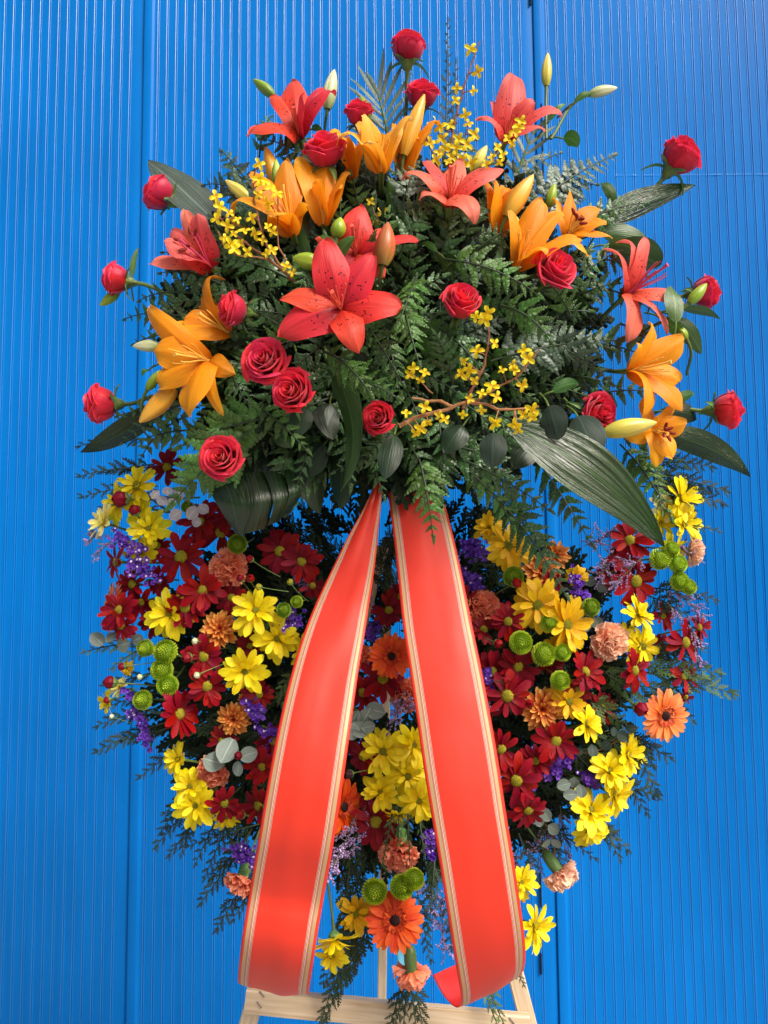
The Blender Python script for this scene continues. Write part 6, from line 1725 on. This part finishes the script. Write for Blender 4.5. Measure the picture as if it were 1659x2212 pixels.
for (x0, y0, x1, y1, hw, lt) in ((800, 1960, 700, 2205, 50, 0), (790, 2000, 725, 2150, 44, 0), (775, 1940, 745, 2100, 40, 0), (895, 2110, 915, 2225, 34, 0), (872, 2110, 838, 2225, 34, 0), (1050, 2120, 1090, 2215, 26, 1),
        (420, 1690, 345, 1800, 34, 0), (500, 1760, 440, 1900, 36, 0), (520, 1700, 400, 1800, 36, 0), (570, 1870, 500, 1990, 36, 0), (545, 1790, 455, 1900, 36, 0), (370, 1570, 260, 1600, 36, 0), (400, 1600, 300, 1680, 36, 0), (340, 1450, 220, 1480, 30, 0),
        (1200, 1700, 1330, 1800, 40, 0), (1150, 1760, 1230, 1880, 36, 0), (1330, 1650, 1400, 1760, 36, 0), (1360, 1580, 1450, 1640, 36, 0), (1370, 1500, 1480, 1540, 40, 0), (1330, 1470, 1440, 1490, 40, 1), (1400, 1380, 1530, 1440, 36, 0), (1120, 1800, 1160, 1900, 32, 0),
        (940, 1850, 925, 2010, 34, 0), (960, 1900, 975, 2050, 34, 0), (900, 1920, 930, 2080, 30, 0), (760, 1780, 790, 1930, 34, 0), (1000, 2000, 1040, 2080, 24, 0), (1400, 1010, 1500, 1120, 40, 0), (1390, 1040, 1520, 1060, 40, 0), (350, 1000, 230, 1020, 30, 0)):
    conifer(x0, y0, x1, y1, hw, 0.01, -0.02, 'conifer_light' if lt else 'conifer', bend=(0, 0, 10), desc='yellow green conifer sprig' if lt else 'dark conifer sprig')
for q in range(46):       # sprigs inside the ring, pointing outwards
    a = q * 2.39996
    r = rnd.uniform(0.30, 0.80)
    cx = 850 + 560 * r * math.cos(a); cy = 1500 + 430 * r * math.sin(a)
    da = math.atan2(cy - 1480, cx - 850) + rnd.uniform(-0.7, 0.7)
    L = rnd.uniform(110, 170)
    conifer(cx, cy, cx + L * math.cos(da), cy + L * math.sin(da), 40, 0.03, 0.0, 'conifer_light' if q % 6 == 0 else 'conifer', desc='yellow green conifer sprig' if q % 6 == 0 else 'dark conifer sprig')
for (a_) in ((820, 1180, 700, 1300), (830, 1250, 720, 1180), (830, 1200, 960, 1130), (850, 1330, 780, 1240), (1000, 1100, 1100, 1160), (1010, 1180, 1110, 1080), (760, 1250, 690, 1130), (740, 1160, 650, 1090), (1010, 1240, 1120, 1300), (840, 1400, 800, 1290), (850, 1130, 830, 1260), (1160, 1120, 1010, 1110), (730, 1200, 640, 1280)):
    conifer(*a_, 46, 0.06, 0.05, 'conifer', desc='thin dark conifer sprig seen against the blue wall')
# thin dry sprigs at the very top
conifer(962, 350, 968, 36, 26, -0.05, -0.03, 'conifer', n_br=26, label='tall thin dark sprig rising above the spray')
conifer(975, 340, 985, 125, 22, -0.05, -0.03, 'conifer', n_br=18, label='shorter thin dark sprig right of the tall thin one')

# ================================================================== dense dark greenery inside, one mass nobody could count
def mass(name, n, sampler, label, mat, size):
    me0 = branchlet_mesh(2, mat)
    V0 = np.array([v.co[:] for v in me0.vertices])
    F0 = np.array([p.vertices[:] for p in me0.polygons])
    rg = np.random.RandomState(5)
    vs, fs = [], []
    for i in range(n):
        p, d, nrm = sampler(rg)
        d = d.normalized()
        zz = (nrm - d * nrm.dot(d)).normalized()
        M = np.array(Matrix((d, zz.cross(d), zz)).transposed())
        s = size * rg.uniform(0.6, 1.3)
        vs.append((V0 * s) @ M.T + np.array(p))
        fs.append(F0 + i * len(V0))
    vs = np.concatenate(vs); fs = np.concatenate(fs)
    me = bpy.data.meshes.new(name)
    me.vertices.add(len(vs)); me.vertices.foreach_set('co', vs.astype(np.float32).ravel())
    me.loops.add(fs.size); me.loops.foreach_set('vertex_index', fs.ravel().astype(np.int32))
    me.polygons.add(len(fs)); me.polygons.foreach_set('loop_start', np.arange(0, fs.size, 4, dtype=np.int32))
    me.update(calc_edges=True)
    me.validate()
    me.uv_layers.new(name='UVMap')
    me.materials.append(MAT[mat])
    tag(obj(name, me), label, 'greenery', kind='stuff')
def s_head(rg):
    while True:
        x, y = rg.uniform(-1, 1), rg.uniform(-1, 1)
        if x * x + y * y < 1: break
    px, py = 835 + 385 * x, 715 + 290 * y
    Y = HY(px, py) + rg.uniform(0.08, 0.17)
    return P(px, py, Y), RX * (x + rg.uniform(-.9, .9)) - UP * (y + rg.uniform(-.9, .9)) + TW * rg.uniform(-.4, .6), (TW + RX * rg.uniform(-.8, .8) + UP * rg.uniform(-.8, .8)).normalized()
def s_low(rg):
    while True:
        a = rg.uniform(0, 2 * PI)
        r = math.sqrt(rg.uniform(0.02, 1))
        px, py = 850 + 470 * r * math.cos(a), 1480 + 370 * r * math.sin(a)
        if py < 1100: continue
        if abs(px - 830) < 60 and py < 1450 and rg.uniform() < 0.75: continue
        if py < 1260 and abs(px - 900) < 260 and rg.uniform() < 0.7: continue
        break
    return P(px, py, rg.uniform(0.02, 0.09)), RX * (math.cos(a) + rg.uniform(-.8, .8)) - UP * (math.sin(a) + rg.uniform(-.8, .8)) + TW * rg.uniform(-.3, .4), (TW + RX * rg.uniform(-.8, .8) + UP * rg.uniform(-.8, .8)).normalized()
mass('inner_greenery', 1900, s_head, 'dense dark greenery filling the inside of the upper spray', 'inner_painted_shade', 0.085)
mass('inner_greenery', 2300, s_low, 'dense dark conifer greenery filling the inside of the lower wreath', 'inner_painted_shade', 0.060)

# ================================================================== labels from the nearest named neighbour
def say(dx, dy):
    a = math.degrees(math.atan2(-dy, dx)) % 360
    return ['right of', 'above right of', 'above', 'above left of', 'left of', 'below left of', 'below', 'below right of'][int((a + 22.5) // 45) % 8]
used = set()
for o in bpy.data.objects:
    if o.get('label'): used.add(o['label'])
for (o, at, desc) in AUTO:
    if o.get('label'): continue
    cand = sorted(LAND, key=lambda l: math.hypot(l[0][0] - at[0], l[0][1] - at[1]))
    done = False
    for (p, ph) in cand[:12]:
        dx, dy = at[0] - p[0], at[1] - p[1]
        r = math.hypot(dx, dy)
        for pre in (('close ' if r < 90 else ''),):
            s = '%s %s%s %s' % (desc, pre, say(dx, dy), ph)
            if s not in used and len(s.split()) <= 16:
                used.add(s); o['label'] = s; done = True; break
        if done: break
    if not done: o['label'] = '%s beside %s' % (desc, cand[0][1])
print('objects', len(bpy.data.objects), 'auto', len(AUTO))
